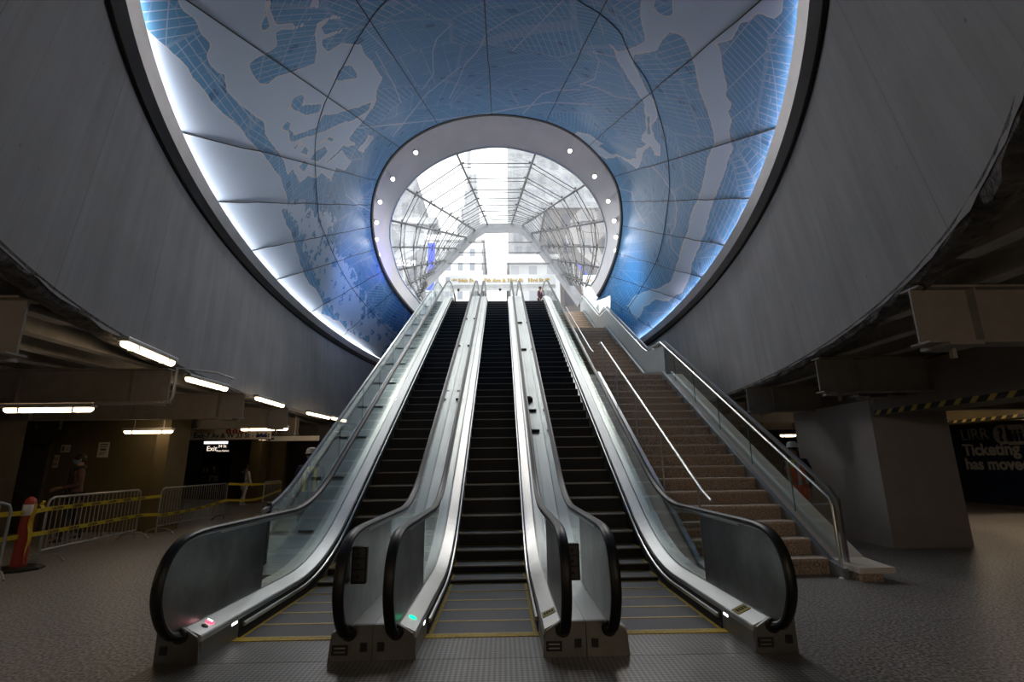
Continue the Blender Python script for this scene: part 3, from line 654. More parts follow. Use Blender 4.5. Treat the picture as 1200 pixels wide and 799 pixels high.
ESL=dup(ESC); ESL.location=(-1.74,BY,0); ESL['label']='left one of three escalators, with a red no-entry light at its foot'
ESR=dup(ESC); ESR.location=(1.74,BY,0); ESR['label']='right one of three escalators, nearest the granite staircase'
# lights, buttons and stickers that differ between the three
disc_on_deck('no_entry_light','light_red',ESL,-.60,.27,.032); 
b=MB(); b.box(-.624,.258,.2455,-.576,.27,.2555); 
disc_on_deck('stop_button','black',ESL,-.59,.175,.026)
def skirt_light(t,s,y):
    m=MB(); m.bbox(s*.524-.005,y,.135,s*.524+.005,y+.10,.158,.004); m.build('comb_light','light_white',t)
skirt_light(ESL,-1,.50); skirt_light(ESR,1,.50); skirt_light(ESC,-1,.42)
disc_on_deck('go_light','light_green',ESC,-.60,.30,.034)
for t in (ESC,ESR):
    o=panel_on_deck('warning_label','tape_yellow',t,.595,.30,.115,.15,1)
    for k in range(4):
        q=MB(); zz=.2085+(.56+.022*k-.532)*.43; q.box(.557+.022*k,.35,zz+.004,.571+.022*k,.40,zz+.0105); q.build('pictogram','ink',o)
for t,s in ((ESL,1),(ESC,1),(ESR,1)):
    m=MB(); x0=.54 if t is not ESL else .545; m.box(x0,-.016,.05,x0+.13,-.009,.125); o=m.build('rating_plate','black',t)
    for k in range(2):
        q=MB(); q.box(x0+.02,-.019,.068+.03*k,x0+.11,-.0155,.078+.03*k); q.build('plate_text','steel_dark',o)
# glowing bars of the no-entry sign
q=MB(); q.obox((-.60,.27,.2525),(.02,0,-.0086),(0,.006,0),(0,0,.003)); q.build('no_entry_bar','light_white',ESL)
# lettered control box on each narrow pedestal
def control_box(lab,x):
    t=thing('control_box',lab,'control box',(x,4.5,.60))
    m=MB(); m.bbox(-.062,-.02,0,.062,.03,.285,.006); m.build('housing','black',t)
    for k,(z,h) in enumerate(((.20,.07),(.115,.07),(.02,.08))):
        f=MB(); f.box(-.045,-.025,z,.045,-.019,z+h); w=f.build('window','window_dark',t)
        b=MB(); b.lathe([(.012,0),(.012,.006),(.008,.009)],(0,0,0),12); b.v=[(a,-.025-c,z+h/2+bb) for a,bb,c in b.v]; b.build('key_switch','black',w)
control_box('black control box of three windows beside the left escalator handrail',-.985)
control_box('black control box of three windows beside the middle escalator handrail',.765)
# small fittings seen on the pedestal decks
def deck_thing(name,lab,cat,x,y,n,fn,group=None):
    s=DN(y); l=math.hypot(1,s); o=(x,y-n*s/l,HN(y)+n/l)
    t=fn(name); t.location=o; t.rotation_euler=(math.atan(s),0,0); return tag(t,lab,cat,group)
def stop_bar(name):
    m=MB(); m.bbox(-.11,-.02,0,.11,.02,.05,.008); return m.build(name,'black')
def dome_cam(name):
    m=MB(); m.lathe([(.09,0),(.095,.03),(.08,.075),(.045,.105),(.01,.115)],(0,0,0),18); return m.build(name,'black',smooth=True)
def cover(name):
    m=MB(); m.bbox(-.10,-.45,0,.10,.45,.018,.006); return m.build(name,'steel')
for k,(x,y) in enumerate([(-.83,12.5),(-.83,16.4),(-.83,19.6),(.87,11.0),(.87,11.9),(.87,16.0),(.87,19.0)]):
    deck_thing('climb_stop','small black anti-slide stop bar across a steel pedestal deck between escalators','stop bar',x,y,.262,stop_bar,'anti-slide stops on the decks')
deck_thing('camera_dome','small round black camera dome on the steel deck between the middle and right escalators','camera',.84,12.4,.28,dome_cam)
deck_thing('access_cover','flat steel access cover on the deck between the left and middle escalators','cover',-.86,13.4,.262,cover)
deck_thing('access_cover','flat steel access cover under the camera dome on the deck between escalators','cover',.86,12.3,.262,cover)
# outer decks, guard glass beside the left escalator, infill beside the right one
def guard(x,s,lab,y0,y1,nm='glass_guard'):
    t=thing(nm,lab,'guard',(x,y0,0))
    def pth(a,b): return [(y-y0,z,ny,nz) for y,z,ny,nz in path(a,b)]
    return t,pth
t,pth=guard(-2.95,-1,'clear glass guard with slim metal top rail, outside the left escalator',7.2,26.0)
m=MB(); m.sweep(pth(7.25,26),[(-.008,.02),(.008,.02),(.008,.90),(-.008,.90)]); m.build('glass_panel','glass_rail',t)
m=MB(); m.sweep(pth(7.2,26),[(-.022,.90),(.022,.90),(.022,.955),(-.022,.955)]); m.build('top_rail','curb_steel',t)
m=MB(); m.box(-.022,-.02,0,.022,.04,1.06); m.build('end_post','black',t)
for k in range(12):
    y=8.6+1.45*k; s=DN(y); l=math.hypot(1,s); m=MB(); 
    m.bar((0,y-7.2,HN(y)+.05),(0,y-7.2,HN(y)+.92/ (1/l)*.98),.012,.018,(0,1,0)); m.build('glass_joint','glass_edge',t)
t=thing('side_deck','wide steel side deck between the left escalator and its glass guard','deck',(-2.78,7.2,0))
m=MB(); m.sweep([(y-7.2,z,a,b) for y,z,a,b in path(6.8,26)],[(.165,.20),(.165,.235),(-.20,.235),(-.20,-.6),(-.17,-.6),(-.17,.20)]); m.build('deck_panel','curb_steel',t)
for k in range(13):
    y=8.2+1.35*k; s=DN(y); l=math.hypot(1,s); m=MB(); m.obox((.02,y-7.2-.25*s/l,HN(y)+.25/l),(.11,0,0),(0,.012/l,.012*s/l),(0,-.016*s/l,.016/l)); m.build('stop_bar','steel_dark',t)
# ------------------------------------------------------------------ staircase
SR,SG=.2075,.3655       # riser, going
SX0,SX1=2.95,4.70
def stairs():
    t=thing('staircase','granite stairs of three flights with landings to the right of the escalators','stairs',((SX0+SX1)/2,7.47,0))
    ox=(SX0+SX1)/2; oy=7.47
    y=0.; z=0.; prof=[]; flights=[]
    spec=[(19,1.75),(16,1.8),(12,3.0)]
    nose=[]    # line of noses for the rails
    for n,land in spec:
        m=MB(); y0=y
        for k in range(n):
            z0=z; z+=SR; dep=SG if k<n-1 else land
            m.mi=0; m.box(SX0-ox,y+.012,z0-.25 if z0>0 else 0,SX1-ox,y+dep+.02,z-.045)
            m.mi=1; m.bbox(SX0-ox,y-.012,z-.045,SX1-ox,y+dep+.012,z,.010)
            nose.append((y,z)); y+=dep
        f=m.build('flight',['granite','granite_tread'],t)
        flights.append((y0,y-land,z))
        nose.append((y-.001,z))
    return t,nose,ox,oy
ST,NOSE,SOX,SOY=stairs()
FL=[(0,0.2075,18*SG,19*SR)]
ya=18*SG+1.75; FL.append((ya,19*SR+SR,ya+15*SG,35*SR)); yb=ya+15*SG+1.8; FL.append((yb,36*SR,yb+11*SG,47*SR))
def rail_line(h,ext0=.3,hz=0.):       # polyline through the nose lines at height h, level over the landings
    P=[(-ext0,h+.05)]
    for (a,za,b,zb) in FL: P+=[(a,za+h),(b,zb+h)]
    P.append((FL[-1][2]+1.6,FL[-1][3]+h)); return P
def strip(mb,P,x0,x1,h0,h1):
    V=[];F=[]
    for y,z in P: V+=[(x0,y,z+h0),(x1,y,z+h0),(x1,y,z+h1),(x0,y,z+h1)]
    for i in range(len(P)-1):
        for k in range(4): F.append((i*4+k,i*4+(k+1)%4,(i+1)*4+(k+1)%4,(i+1)*4+k))
    F+= [(3,2,1,0),tuple(len(P)*4-4+k for k in range(4))]; mb.add(V,F)
def base_line():
    P=[(-.30,0.0),(-.02,.06)]
    for (a,za,b,zb) in FL: P+=[(a+.12,za+.02),(b,zb-.05)] if a>0 else [(b,zb-.05)]
    P.append((FL[-1][2]+2.2,FL[-1][3])); return P
BL=base_line()
m=MB(); strip(m,BL,SX1-SOX,SX1-SOX+.07,-.35,.13); m.v=[(x,y,max(z,0.002)) for x,y,z in m.v]; m.build('stringer','curb_steel',ST)
m=MB(); strip(m,BL,SX0-SOX-.07,SX0-SOX,-.45,.13); m.v=[(x,y,max(z,0.002)) for x,y,z in m.v]; m.build('stringer','curb_steel',ST)
# beige cladding wedge outside the glass and its granite foot
t=thing('stair_cladding','broad beige sloping ledge outside the stair glass, ending in a granite foot','ledge',(5.15,SOY,0))
P=[(-.48,.16)]+[(y-(.0),z+.06) for y,z in BL[1:]]
P=[(-.48,.17),(-.30,.175),(.10,.20)]+[(y,z+.05) for y,z in BL[2:]]
m=MB(); strip(m,P,-.35,.12,-.42,0); m.v=[(x,y,max(z,.10)) for x,y,z in m.v]; m.build('ledge_panel','beige_panel',t)
m=MB(); m.box(-.33,-.47,0,-.05,.6,.10); m.build('granite_foot','granite',t)
t=thing('stair_cladding','narrow beige sloping ledge between the right escalator and the staircase','ledge',(2.75,SOY,0))
m=MB(); strip(m,[(-.2,.12)]+[(y,z+.05) for y,z in BL[1:]],-.12,.125,-.5,0); m.v=[(x,y,max(z,.002)) for x,y,z in m.v]; m.build('ledge_panel','beige_panel',t)
# glass balustrade on the right
RX=4.86
t=thing('stair_balustrade','tall glass balustrade with metal top rail along the right side of the granite stairs','balustrade',(RX,SOY,0))
P=rail_line(.92,.15); lo=BL
def zat(L,y):
    return float(np.interp(y,[a for a,b in L],[b for a,b in L]))
ys=sorted(set([a for a,b in P]+list(np.arange(-.15,FL[-1][2]+1.5,1.25))))
V=[]
m=MB(); 
V=[(-.008,y,zat(BL,y)+.12) for y in ys]+[(-.008,y,zat(P,y)) for y in ys]; n=len(ys)
V+=[(.008,a,b) for _,a,b in V]; F=[]
for i in range(n-1): F+=[(i,i+1,n+i+1,n+i),(2*n+i,3*n+i,3*n+i+1,2*n+i+1)]
m.add(V,F); m.build('glass_panel','glass_rail',t,fix=False)
m=MB(); strip(m,P,-.025,.025,-.01,.045); m.build('top_rail','curb_steel',t)
for y in np.arange(.95,FL[-1][2]+1,1.25):
    m=MB(); m.bar((0,y,zat(BL,y)+.12),(0,y,zat(P,y)),.012,.02,(0,1,0)); m.build('glass_joint','glass_edge',t)
m=MB(); m.box(-.02,-.19,0,.02,-.13,zat(P,-.15)+.045); m.build('end_post','steel_dark',t)
L2=[(FL[0][2]+.05,FL[0][3])]+[q for (a,za,b,zb) in FL[1:] for q in ((a,za),(b,zb))]+[(FL[-1][2]+1.4,FL[-1][3])]
m=MB(); strip(m,L2,-.035,-.012,-.35,.82); m.build('side_panel','pale_panel',t)
# handrails
def wall_rail(lab,x,side,h=.93,posts=False):
    t=thing('stair_handrail',lab,'handrail',(x,SOY,0))
    for i,(a,za,b,zb) in enumerate(FL):
        pts=[]
        if i==0 and not posts: pts+=[(0,-.24,.01),(0,-.24,h+.0),(0,-.20,h+.09)]
        elif i==0: pts+=[(0,-.30,h+.08)]
        else: pts+=[(0,a-.45,za+h-.20)]
        pts+=[(0,a,za+h),(0,b,zb+h),(0,b+.35,zb+h+.03)]
        if i<2 and not posts: pts+=[(0,FL[i+1][0]-.5,zb+h+.03)]
        m=MB(); m.tube(smooth_curve(pts,5) if False else pts,.021,10); m.build('rail','steel_bright',t,smooth=True)
        for q in np.linspace(a+.15,b-.1,5 if i<2 else 4):
            m=MB(); z=za+(q-a)*(zb-za)/(b-a)
            if posts: m.tube([(0,q,z-.22),(0,q,z+h)],.016,8); m.build('post','steel',t,smooth=True)
            else: m.tube([(0,q,z+h-.02),(0,q,z+h-.07),(side*(RX-x-.012),q,z+h-.07)],.009,6); m.build('bracket','steel',t,smooth=True)
    if not posts:
        m=MB(); m.lathe([(.05,0),(.05,.006),(.03,.012)],(0,-.24,0),14); m.build('floor_flange','steel',t)
wall_rail('polished handrail along the stair glass balustrade, bent down to the floor',4.72,1)
wall_rail('polished handrail on slim posts along the left edge of the granite stairs',3.03,-1,posts=True)
# ------------------------------------------------------------------ upper landing, portal, canopy
m=MB(); m.box(-9,25.4,8.9,2.62,48,9.66); m.box(-9,26.6,4.4,2.62,40,8.9); m.box(2.62,28.9,4.4,9,48,9.70); m.box(5.3,25.4,8.9,9,29,9.7); m.box(-3.0,25.9,7,-2.8,27,9.66); tag(m.build('landing','white_paint'),kind='structure'); bpy.data.objects['landing'].name='trim_2'
m=MB(); m.box(-400,48,9.3,400,900,9.64); m.box(-400,-60,9.2,-9,48,9.6); m.box(9,-60,9.2,400,48,9.6)
for o_ in (m,): pass
sg=MB(); sg.box(-400,48,9.3,400,900,9.64); tag(sg.build('street','concrete_soffit'),kind='structure'); bpy.data.objects['street'].name='trim_3'
PY_=30.0
def pp(u,v,y=PY_): return ony(u,v,y)
def portal():
    t=thing('portal_frame','white A-shaped portal frame standing at the head of the escalators','frame',(0,PY_,9.66)); B=np.array([0,PY_,9.66])
    outer=[(463,357),(482,339),(520,303),(555,268),(565,262),(608,261),(618,266),(650,306),(676,339),(690,357)]
    inner=[(488,352),(503,339),(533,305),(560,277),(570,271),(604,270),(612,274),(640,308),(660,339),(669,352)]
    inner=[((a+c)/2,(b+d)/2) for (a,b),(c,d) in zip(outer,inner)]
    def seg(name,a,b):
        m=MB(); O=[pp(*outer[i])-B for i in range(a,b+1)]; I=[pp(*inner[i])-B for i in range(a,b+1)]
        G=[O,[q+np.array([0,.9,0]) for q in O],[q+np.array([0,.9,0]) for q in I],I,O]; m.grid(G); m.build(name,'frame_metal',t,smooth=True)
    seg('leg',0,3); seg('crossbar',3,6); seg('leg',6,9)
    return t
portal()
def header():
    B=np.array([0,PY_-.4,12.4]); 
    a=ony(527,334,PY_-.4); b=ony(651,334,PY_-.4); c=ony(527,322,PY_-.4)
    x0,x1,z0,z1=a[0],b[0],a[2],c[2]
    t=thing('street_sign_header','long white header with gold street names spanning the portal above the escalators','sign',((x0+x1)/2,PY_-.4,z0)); B=np.array([(x0+x1)/2,PY_-.4,z0])
    m=MB(); m.bbox(x0-B[0],0,0,x1-B[0],.5,z1-z0,.02); m.build('fascia','white_metal',t)
    m=MB(); m.box(x0-B[0],.03,-.22,x1-B[0],.5,0); m.build('soffit','steel_dark',t)
    h=.30; w=x1-x0
    def tx(s,x,al):
        o=text('lettering',s,h,frame_mx((x-B[0],-.02,(z1-z0)*.28),(1,0,0),(0,0,1)),'gold',t,.015,al,.012,1.08)
    tx('34th St',x0+.52,'LEFT'); tx('7th Ave & 33rd St',(x0+x1)/2+.05,'CENTER'); tx('33rd St',x1-.75,'RIGHT')
    def arrow(x,s):
        z=(z1-z0)*.28+.14; m=MB(); m.prism([(0,0),(.13,.11),(.13,.04),(.30,.04),(.30,-.04),(.13,-.04),(.13,-.11)],lambda p:(x-B[0]+s*p[0],-.03,z+p[1]),lambda p:(x-B[0]+s*p[0],-.005,z+p[1])); m.build('arrow','gold',t)
    arrow(x0+.15,1); arrow(x1-.35,-1)
    for u in (505,586,640):
        q=ony(u if u>530 else 537,336.5,PY_-.35)
        m=MB(); m.lathe([(.03,-.13),(.07,-.08),(.08,0)],(q[0]-B[0],.2,-.22),12); m.build('soffit_camera','black',t)  # unlit dark camera domes under the header soffit
    a=ony(683,335,PY_-.4); b=ony(716,322,PY_-.4)
    t=thing('street_sign_header','short white header with gold lettering above the top of the granite stairs','sign',((a[0]+b[0])/2,PY_-.4,a[2])); w=b[0]-a[0]; h2=b[2]-a[2]
    m=MB(); m.bbox(-w/2,0,0,w/2,.5,h2,.02); m.build('fascia','white_metal',t)
    m=MB(); m.box(-w/2,.03,-.3,w/2,.5,0); m.build('soffit','steel_dark',t)
    text('lettering','33rd St',.30,frame_mx((-w/2+.25,-.02,h2*.28),(1,0,0),(0,0,1)),'gold',t,.015,'LEFT',.012,1.08)
header()
m=MB(); m.bbox(5.05,28.4,9.6,8.6,28.6,12.0,.02); tag(m.build('white_screen_wall','white_paint'),'plain white screen wall behind the top of the granite stairs','wall panel')
def canopy():
    t=thing('glass_canopy','clear glass canopy on radiating cable trusses between the metal ring and the portal','canopy',(0,24,9)); B=np.array([0,24,9.])
    RIBS=[((505,372),(487,341)),((490,352),(497,328)),((476,334),(508,317)),((466,316),(521,304)),((458,291),(534,290)),((459,260),(546,277)),((475,222),(556,268)),((536,180),(571,261)),
          ((628,180),(600,260)),((686,218),(613,262)),((709,260),(623,272)),((710,291),(635,287)),((704,314),(648,303)),((693,334),(660,320)),((680,352),(668,334))]
    rim=ri3
    ru,rv=proj(rim)
    A=[];E=[];idx=[]
    for (a,b) in RIBS:
        i=int(np.argmin((ru-a[0])**2+(rv-a[1])**2)); idx.append(i); A.append(rim[i]); E.append(pp(*b)+np.array([0,.1,0]))
    nt_=14
    def P(k,t): return A[k]*(1-t)+E[k]*t
    for k in range(len(RIBS)-1):
        n=max(2,abs(idx[k+1]-idx[k])//3+1); G=[]
        for j in range(n+1):
            s=j/n; i=int(round(idx[k]+(idx[k+1]-idx[k])*s)); e=E[k]*(1-s)+E[k+1]*s
            G.append([rim[i]*(1-q)+e*q-B for q in np.linspace(0,1,5)])
        m=MB(); m.grid(G); m.build('glass_panel','glass_canopy',t,smooth=True,fix=False)
    def inward(k,t,d=.28):
        c=np.array([.0,0,0]); mid=(A[6]+A[8])/2; p=P(k,t); ax=np.array([0.05,p[1],11.5+ (p[1]-20)*.25]); v=ax-p; v[1]=0; v/=np.linalg.norm(v); return p+v*d
    TS=[.10,.27,.42,.55,.66,.76,.85,.93]
    for k in range(1,len(RIBS)-1):
        big=k in (5,6,7,8,9,10)
        m=MB(); m.tube([P(k,q)-B for q in (0,.5,1)],.05 if big else .034,6); r=m.build('cable_truss','cable_metal',t,smooth=True)
        m=MB(); m.tube([(inward(k,q,.06+.26*math.sin(math.pi*q)))-B for q in np.linspace(0,1,9)],.042 if big else .028,6); m.build('lower_chord','cable_metal',r,smooth=True)
        for q in TS[:-1]:
            p=P(k,q); c=inward(k,q,.06+.26*math.sin(math.pi*q)); m=MB(); m.bar(p-B,c-B,.06,.06); d=(E[k]-A[k]); d/=np.linalg.norm(d); sd=np.cross(d,c-p); sd/=np.linalg.norm(sd)
            m.bar(p-B-sd*.16,p-B+sd*.16,.05,.05); m.bar(c-B-d*.12,c-B+d*.12,.07,.07); m.build('clamp','clamp_metal',r)
    for q in TS:
        for d in (0,.04):
            if q+d>1: continue
            m=MB(); m.tube([P(k,q+d)-B for k in range(len(RIBS))],.026 if d==0 else .020,5); m.build('hoop','cable_metal',t,smooth=True)
canopy()
def street_glass():
    t=thing('glass_wall','glass street wall with slim crossbars inside the white portal frame','glazing',(0,PY_+.4,9.66)); B=np.array([0,PY_+.4,9.66])
    for v in (284,296,309):
        l=ony(540-(v-270)*1.0+6,v,PY_+.4); r=ony(618+(v-270)*.85-6,v,PY_+.4)
        m=MB(); m.tube([l-B,r-B],.03,6); m.build('crossbar','cable_metal',t,smooth=True)
street_glass()
# spotlights on the ring
SPOT=[(487,178,-8,-14),(460,209,-6,-11),(445,236,-3,-10),(441,260,-2,-9),(441,280,-2,-8),(443,298,-2,-7),(668,176,3,-14),(697,206,6,-11),(713,235,4,-10),(720,258,3,-9),(722,277,2,-8),(722,293,2,-7)]
POSN=['first from the top on the left','second from the top on the left','third from the top on the left','fourth from the top on the left','fifth from the top on the left','lowest on the left','first from the top on the right','second from the top on the right','third from the top on the right','fourth from the top on the right','fifth from the top on the right','lowest on the right']
for k,(u,v,du,dv) in enumerate(SPOT):
    h=onring(u,v,.25); i=int(np.argmin((ro[:,0]-u-du)**2+(ro[:,1]-v-dv)**2)); a=ro3[i]
    t=thing('spotlight','small white spotlight on the pale ring, '+POSN[k],'spotlight',tuple(a),0,'spotlights round the ring')
    d=h-a; m=MB(); m.tube([(0,0,0),d*.7],.02,6); m.build('arm','white_metal',t,smooth=True)
    aim=np.array([0.2,10,2.])-h; aim/=np.linalg.norm(aim)
    m=MB(); m.tube([d-aim*.16,d-aim*.13,d+aim*.06,d+aim*.08],[.05,.085,.09,.08],12); m.build('lamp_head','white_metal',t,smooth=True)
    m=MB(); m.tube([d+aim*.07,d+aim*.10],[.085,.085],12); m.build('lens','lamp_spot',t)
    l_=bpy.data.lights.new('spot_beam','SPOT'); l_.color=(1,.93,.86); l_.energy=SPOTW; l_.spot_size=math.radians(88); l_.spot_blend=.9; l_.shadow_soft_size=.09
    lo_=bpy.data.objects.new('spot_beam',l_); COL.objects.link(lo_); pos=a+d+aim*.25; lo_.location=pos; lo_.rotation_euler=Vector(aim).to_track_quat('-Z','Y').to_euler()
# ------------------------------------------------------------------ city beyond the glass
def bld(name,lab,x0,x1,y0,y1,parts,mtl,win=True):
    t=thing(name,lab,'building',((x0+x1)/2,(y0+y1)/2,9.6)); ox,oy=(x0+x1)/2,(y0+y1)/2
    for nm,mm,(a,b,c,d,e,f) in parts:
        m=MB(); m.box(a-ox,c-oy,e-9.6,b-ox,d-oy,f-9.6); m.build(nm,mm,t)
    return t
def bx_(u0,u1,v,y):       # x range and height of a facade seen between u0 and u1 with its top at v
    a=ony(u0,v,y); b=ony(u1,v,y); return a[0],b[0],a[2]
y=70; a,b,h=bx_(400,512,215,y); a2,b2,h2=bx_(480,505,195,y+6); a3,b3,h3=bx_(400,487,205,y)
bld('masonry_tower','tall grey masonry tower with stepped crown beyond the left of the glass canopy',a,b,y,y+25,[('shaft','masonry_grey',(a,b-.5,y,y+25,9,h-6)),('setback','masonry_grey',(a,b-4,y+2,y+23,9,h+4)),('crown','masonry_grey',(a,b2-4,y+5,y+20,9,h2)),('cornice','masonry_pale',(a,b+.3,y-.6,y+25,h-7,h-6))],'masonry_grey')
y=190; a,b,h=bx_(536,563,262,y)
p=[('base','masonry_pale',(a,b,y,y+30,9,h))]
for u0,u1,v in ((540,561,240),(543,559,215),(546,557,190)):
    a1,b1,h1=bx_(u0,u1,v,y+3); yy=y+3+3*len(p); p.append(('setback','masonry_pale',(a1,b1,yy,y+26,9,h1)))
a1,b1,h1=bx_(548,552,150,y+16); p.append(('spire','masonry_pale',(a1,b1,y+16,y+18,9,h1)))
bld('spire_tower','pale stepped skyscraper with a slim spire in the middle distance',a,b,y,y+30,p,'masonry_pale')
y=110; a,b,h=bx_(596,690,95,y)
bld('office_tower','huge grey glass office tower rising to the right of the white gap of sky',a,b,y,y+40,[('shaft','tower_glass',(a,b,y,y+40,9,h)),('podium','masonry_grey',(a-1,b+1,y-2,y+41,9,30))],'tower_glass')
y=62; a,b,h=bx_(640,760,245,y)
bld('brick_block','dark brick block beyond the lower right of the glass canopy',a,b,y,y+20,[('shaft','brick_dark',(a,b,y,y+20,9,h)),('parapet','masonry_grey',(a-.3,b,y-.4,y+20,h,h+.8))],'brick_dark')
y=60; a,b,h=bx_(500,566,282,y)
bld('white_block','white apartment block with a grid of small windows behind the portal',a,b,y,y+15,[('shaft','white_grid',(a,b,y,y+15,9,h)),('parapet','white_paint',(a-.2,b+.2,y-.3,y+15,h,h+.7))],'white_grid')
y=58; a,b,h=bx_(597,655,300,y)
bld('stone_block','grey stone block seen through the right half of the portal',a,b,y,y+15,[('shaft','masonry_pale',(a,b,y,y+15,9,h)),('cornice','white_paint',(a-.3,b,y-.5,y+15,h-1,h))],'masonry_pale')
# lit billboards
a=ony(499,342,52); b=ony(511,283,52)
t=thing('billboard','tall narrow glowing blue screen beyond the left side of the glass canopy','screen',((a[0]+b[0])/2,52,a[2]))
w=(b[0]-a[0])/2; h=b[2]-a[2]; m=MB(); m.box(-w,0,0,w,.4,h); m.build('cabinet','steel_dark',t); m=MB(); m.box(-w+.1,-.05,.2,w-.1,0,h-.2); m.build('screen','billboard_blue',t)
m=MB(); m.box(-w*.3,0.1,9.6-a[2],w*.3,.3,0); m.build('mast','steel_dark',t)
a=ony(462,314,54); b=ony(486,302,54)
t=thing('sign_board','dark board with glowing white numerals 2020 beyond the left side of the canopy','sign',((a[0]+b[0])/2,54,a[2])); w=(b[0]-a[0])/2+.25; h=b[2]-a[2]
m=MB(); m.box(-w,0,0,w,.3,h); m.build('backboard','masonry_grey',t); m=MB(); m.box(-.15,.05,9.6-a[2],.15,.25,0); m.build('mast','steel_dark',t)
text('numerals','2020',h*.75,frame_mx((-w+.55,-.03,h*.22),(1,0,0),(0,0,1)),'billboard_white',t,.02,'LEFT',.03,1.2)
text('chevron','<',h*.75,frame_mx((-w+.02,-.03,h*.22),(1,0,0),(0,0,1)),'billboard_white',t,.02,'LEFT',.03,1.2)
# sky
W=bpy.data.worlds.new('sky'); SC.world=W; W.use_nodes=True; nt=W.node_tree; bg=nt.nodes['Background']
bg.inputs[0].default_value=(.97,.985,1,1); bg.inputs[1].default_value=WORLD
# ------------------------------------------------------------------ concourse: beams, joists
def ex(y,a=6.74): 
    q=1-((y-EC[1])/(a+10.07))**2; return a*math.sqrt(max(q,0))
def beam(x0,x1,y,lab,z0=2.58,z1=3.14):
    s=1 if x1>x0 else -1
    t=thing('ceiling_beam',lab,'beam',(x0,y,z0)); L=abs(x1-x0)
    m=MB(); m.box(0,-.012,.02,s*L,.012,z1-z0-.02) if s>0 else m.box(-L,-.012,.02,0,.012,z1-z0-.02); m.build('web','steel_paint',t)
    for z,w in ((0,.11),(z1-z0-.02,.11)):
        m=MB(); m.box(min(0,s*L)-.0,-w,z,max(0,s*L),w,z+.02); m.build('flange','steel_paint',t)
    for d in (.55,2.4,4.6,6.8):
        m=MB(); m.box(s*d-.008,-.10,.02,s*d+.008,.10,z1-z0-.02); m.build('stiffener','steel_paint',t)
    m=MB(); m.box(s*.30-.16,-.17,-.035,s*.30+.16,.17,-.002); m.box(s*.30-.02,-.02,-.13,s*.30+.02,.02,-.035); m.build('end_clip','steel_paint',t)
LN=['nearest','second','third','fourth','fifth','farthest']
for k,(y,x) in enumerate([(4.75,-4.37),(8.45,-5.32),(11.45,-5.58),(14.4,-5.82),(17.6,-6.75),(20.8,-6.72)]): beam(min(x,-0),-23.5,y,LN[k]+' of the grey steel ceiling beams left of the concrete drum')
for k,(y,x) in enumerate([(4.6,4.15),(8.0,5.29),(11.2,5.65),(14.4,6.7),(17.6,6.75)]): beam(x,23.5,y,LN[k]+' of the grey steel ceiling beams right of the concrete drum')
beam(6.25,23.5,8.6,'shorter steel ceiling beam just behind the second beam right of the drum')
def joist(x,y0,y1,side):
    t=thing('ceiling_joist','slim grey steel joist under the ceiling deck '+side+' of the concrete drum','joist',(x,y0,3.16),0,'ceiling joists '+side+' of the drum')
    m=MB(); m.box(-.006,0,.012,.006,y1-y0,.255); m.build('web','joist_paint',t)
    m=MB(); m.box(-.09,0,0,.09,y1-y0,.012); m.box(-.09,0,.243,.09,y1-y0,.255); m.build('flange','joist_paint',t)
for s,nm in ((-1,'left'),(1,'right')):
    x=3.3
    while x<14:
        if x<6.6:
            q=math.sqrt(max(0,1-((x+.2)/6.75)**2))*16.8; joist(s*x,-4.,EC[1]-q-.45,nm)
        else: joist(s*x,-4.,26.,nm)
        x+=.78
# ------------------------------------------------------------------ piers and walls
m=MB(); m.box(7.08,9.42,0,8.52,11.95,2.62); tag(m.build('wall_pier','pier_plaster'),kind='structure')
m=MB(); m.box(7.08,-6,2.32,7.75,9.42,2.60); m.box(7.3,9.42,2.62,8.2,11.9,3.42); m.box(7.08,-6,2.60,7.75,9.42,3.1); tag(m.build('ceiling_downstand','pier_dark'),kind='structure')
def hazard():
    m,nt,out=nodes('hazard_tape'); L=nt.links; b=N(nt,'ShaderNodeBsdfPrincipled',i_Roughness=.5); L.new(b.outputs[0],out.inputs[0])
    tc=N(nt,'ShaderNodeTexCoord'); sp=N(nt,'ShaderNodeSeparateXYZ'); L.new(tc.outputs['Object'],sp.inputs[0])
    a=N(nt,'ShaderNodeMath',operation='ADD'); L.new(sp.outputs[1],a.inputs[0]); L.new(sp.outputs[2],a.inputs[1])
    c=N(nt,'ShaderNodeMath',operation='MULTIPLY'); c.inputs[1].default_value=3.6; L.new(a.outputs[0],c.inputs[0])
    f=N(nt,'ShaderNodeMath',operation='FRACT'); L.new(c.outputs[0],f.inputs[0]); g=N(nt,'ShaderNodeMath',operation='GREATER_THAN'); g.inputs[1].default_value=.62; L.new(f.outputs[0],g.inputs[0])
    mx=N(nt,'ShaderNodeMix',data_type='RGBA'); L.new(g.outputs[0],mx.inputs['Factor']); mx.inputs['A'].default_value=(.012,.011,.01,1); mx.inputs['B'].default_value=(.55,.42,.10,1); L.new(mx.outputs['Result'],b.inputs['Base Color'])
hazard()
m=MB(); m.box(-.006,-6.7,0,.0,0,.085); o=tag(m.build('hazard_tape','hazard_tape'),'black and yellow hazard stripe along the low beam above the right pier','tape'); o.location=(7.078,9.3,2.325)
m=MB(); m.box(12.6,-2,2.47,13.2,24,3.42); tag(m.build('ceiling_soffit','wall_yellow'),kind='structure')
m=MB(); m.box(-.006,-9,0,.0,0,.07); o=tag(m.build('hazard_tape','hazard_tape'),'black and yellow hazard stripe on the far low beam over the ticketing sign','tape'); o.location=(12.598,15,2.475)
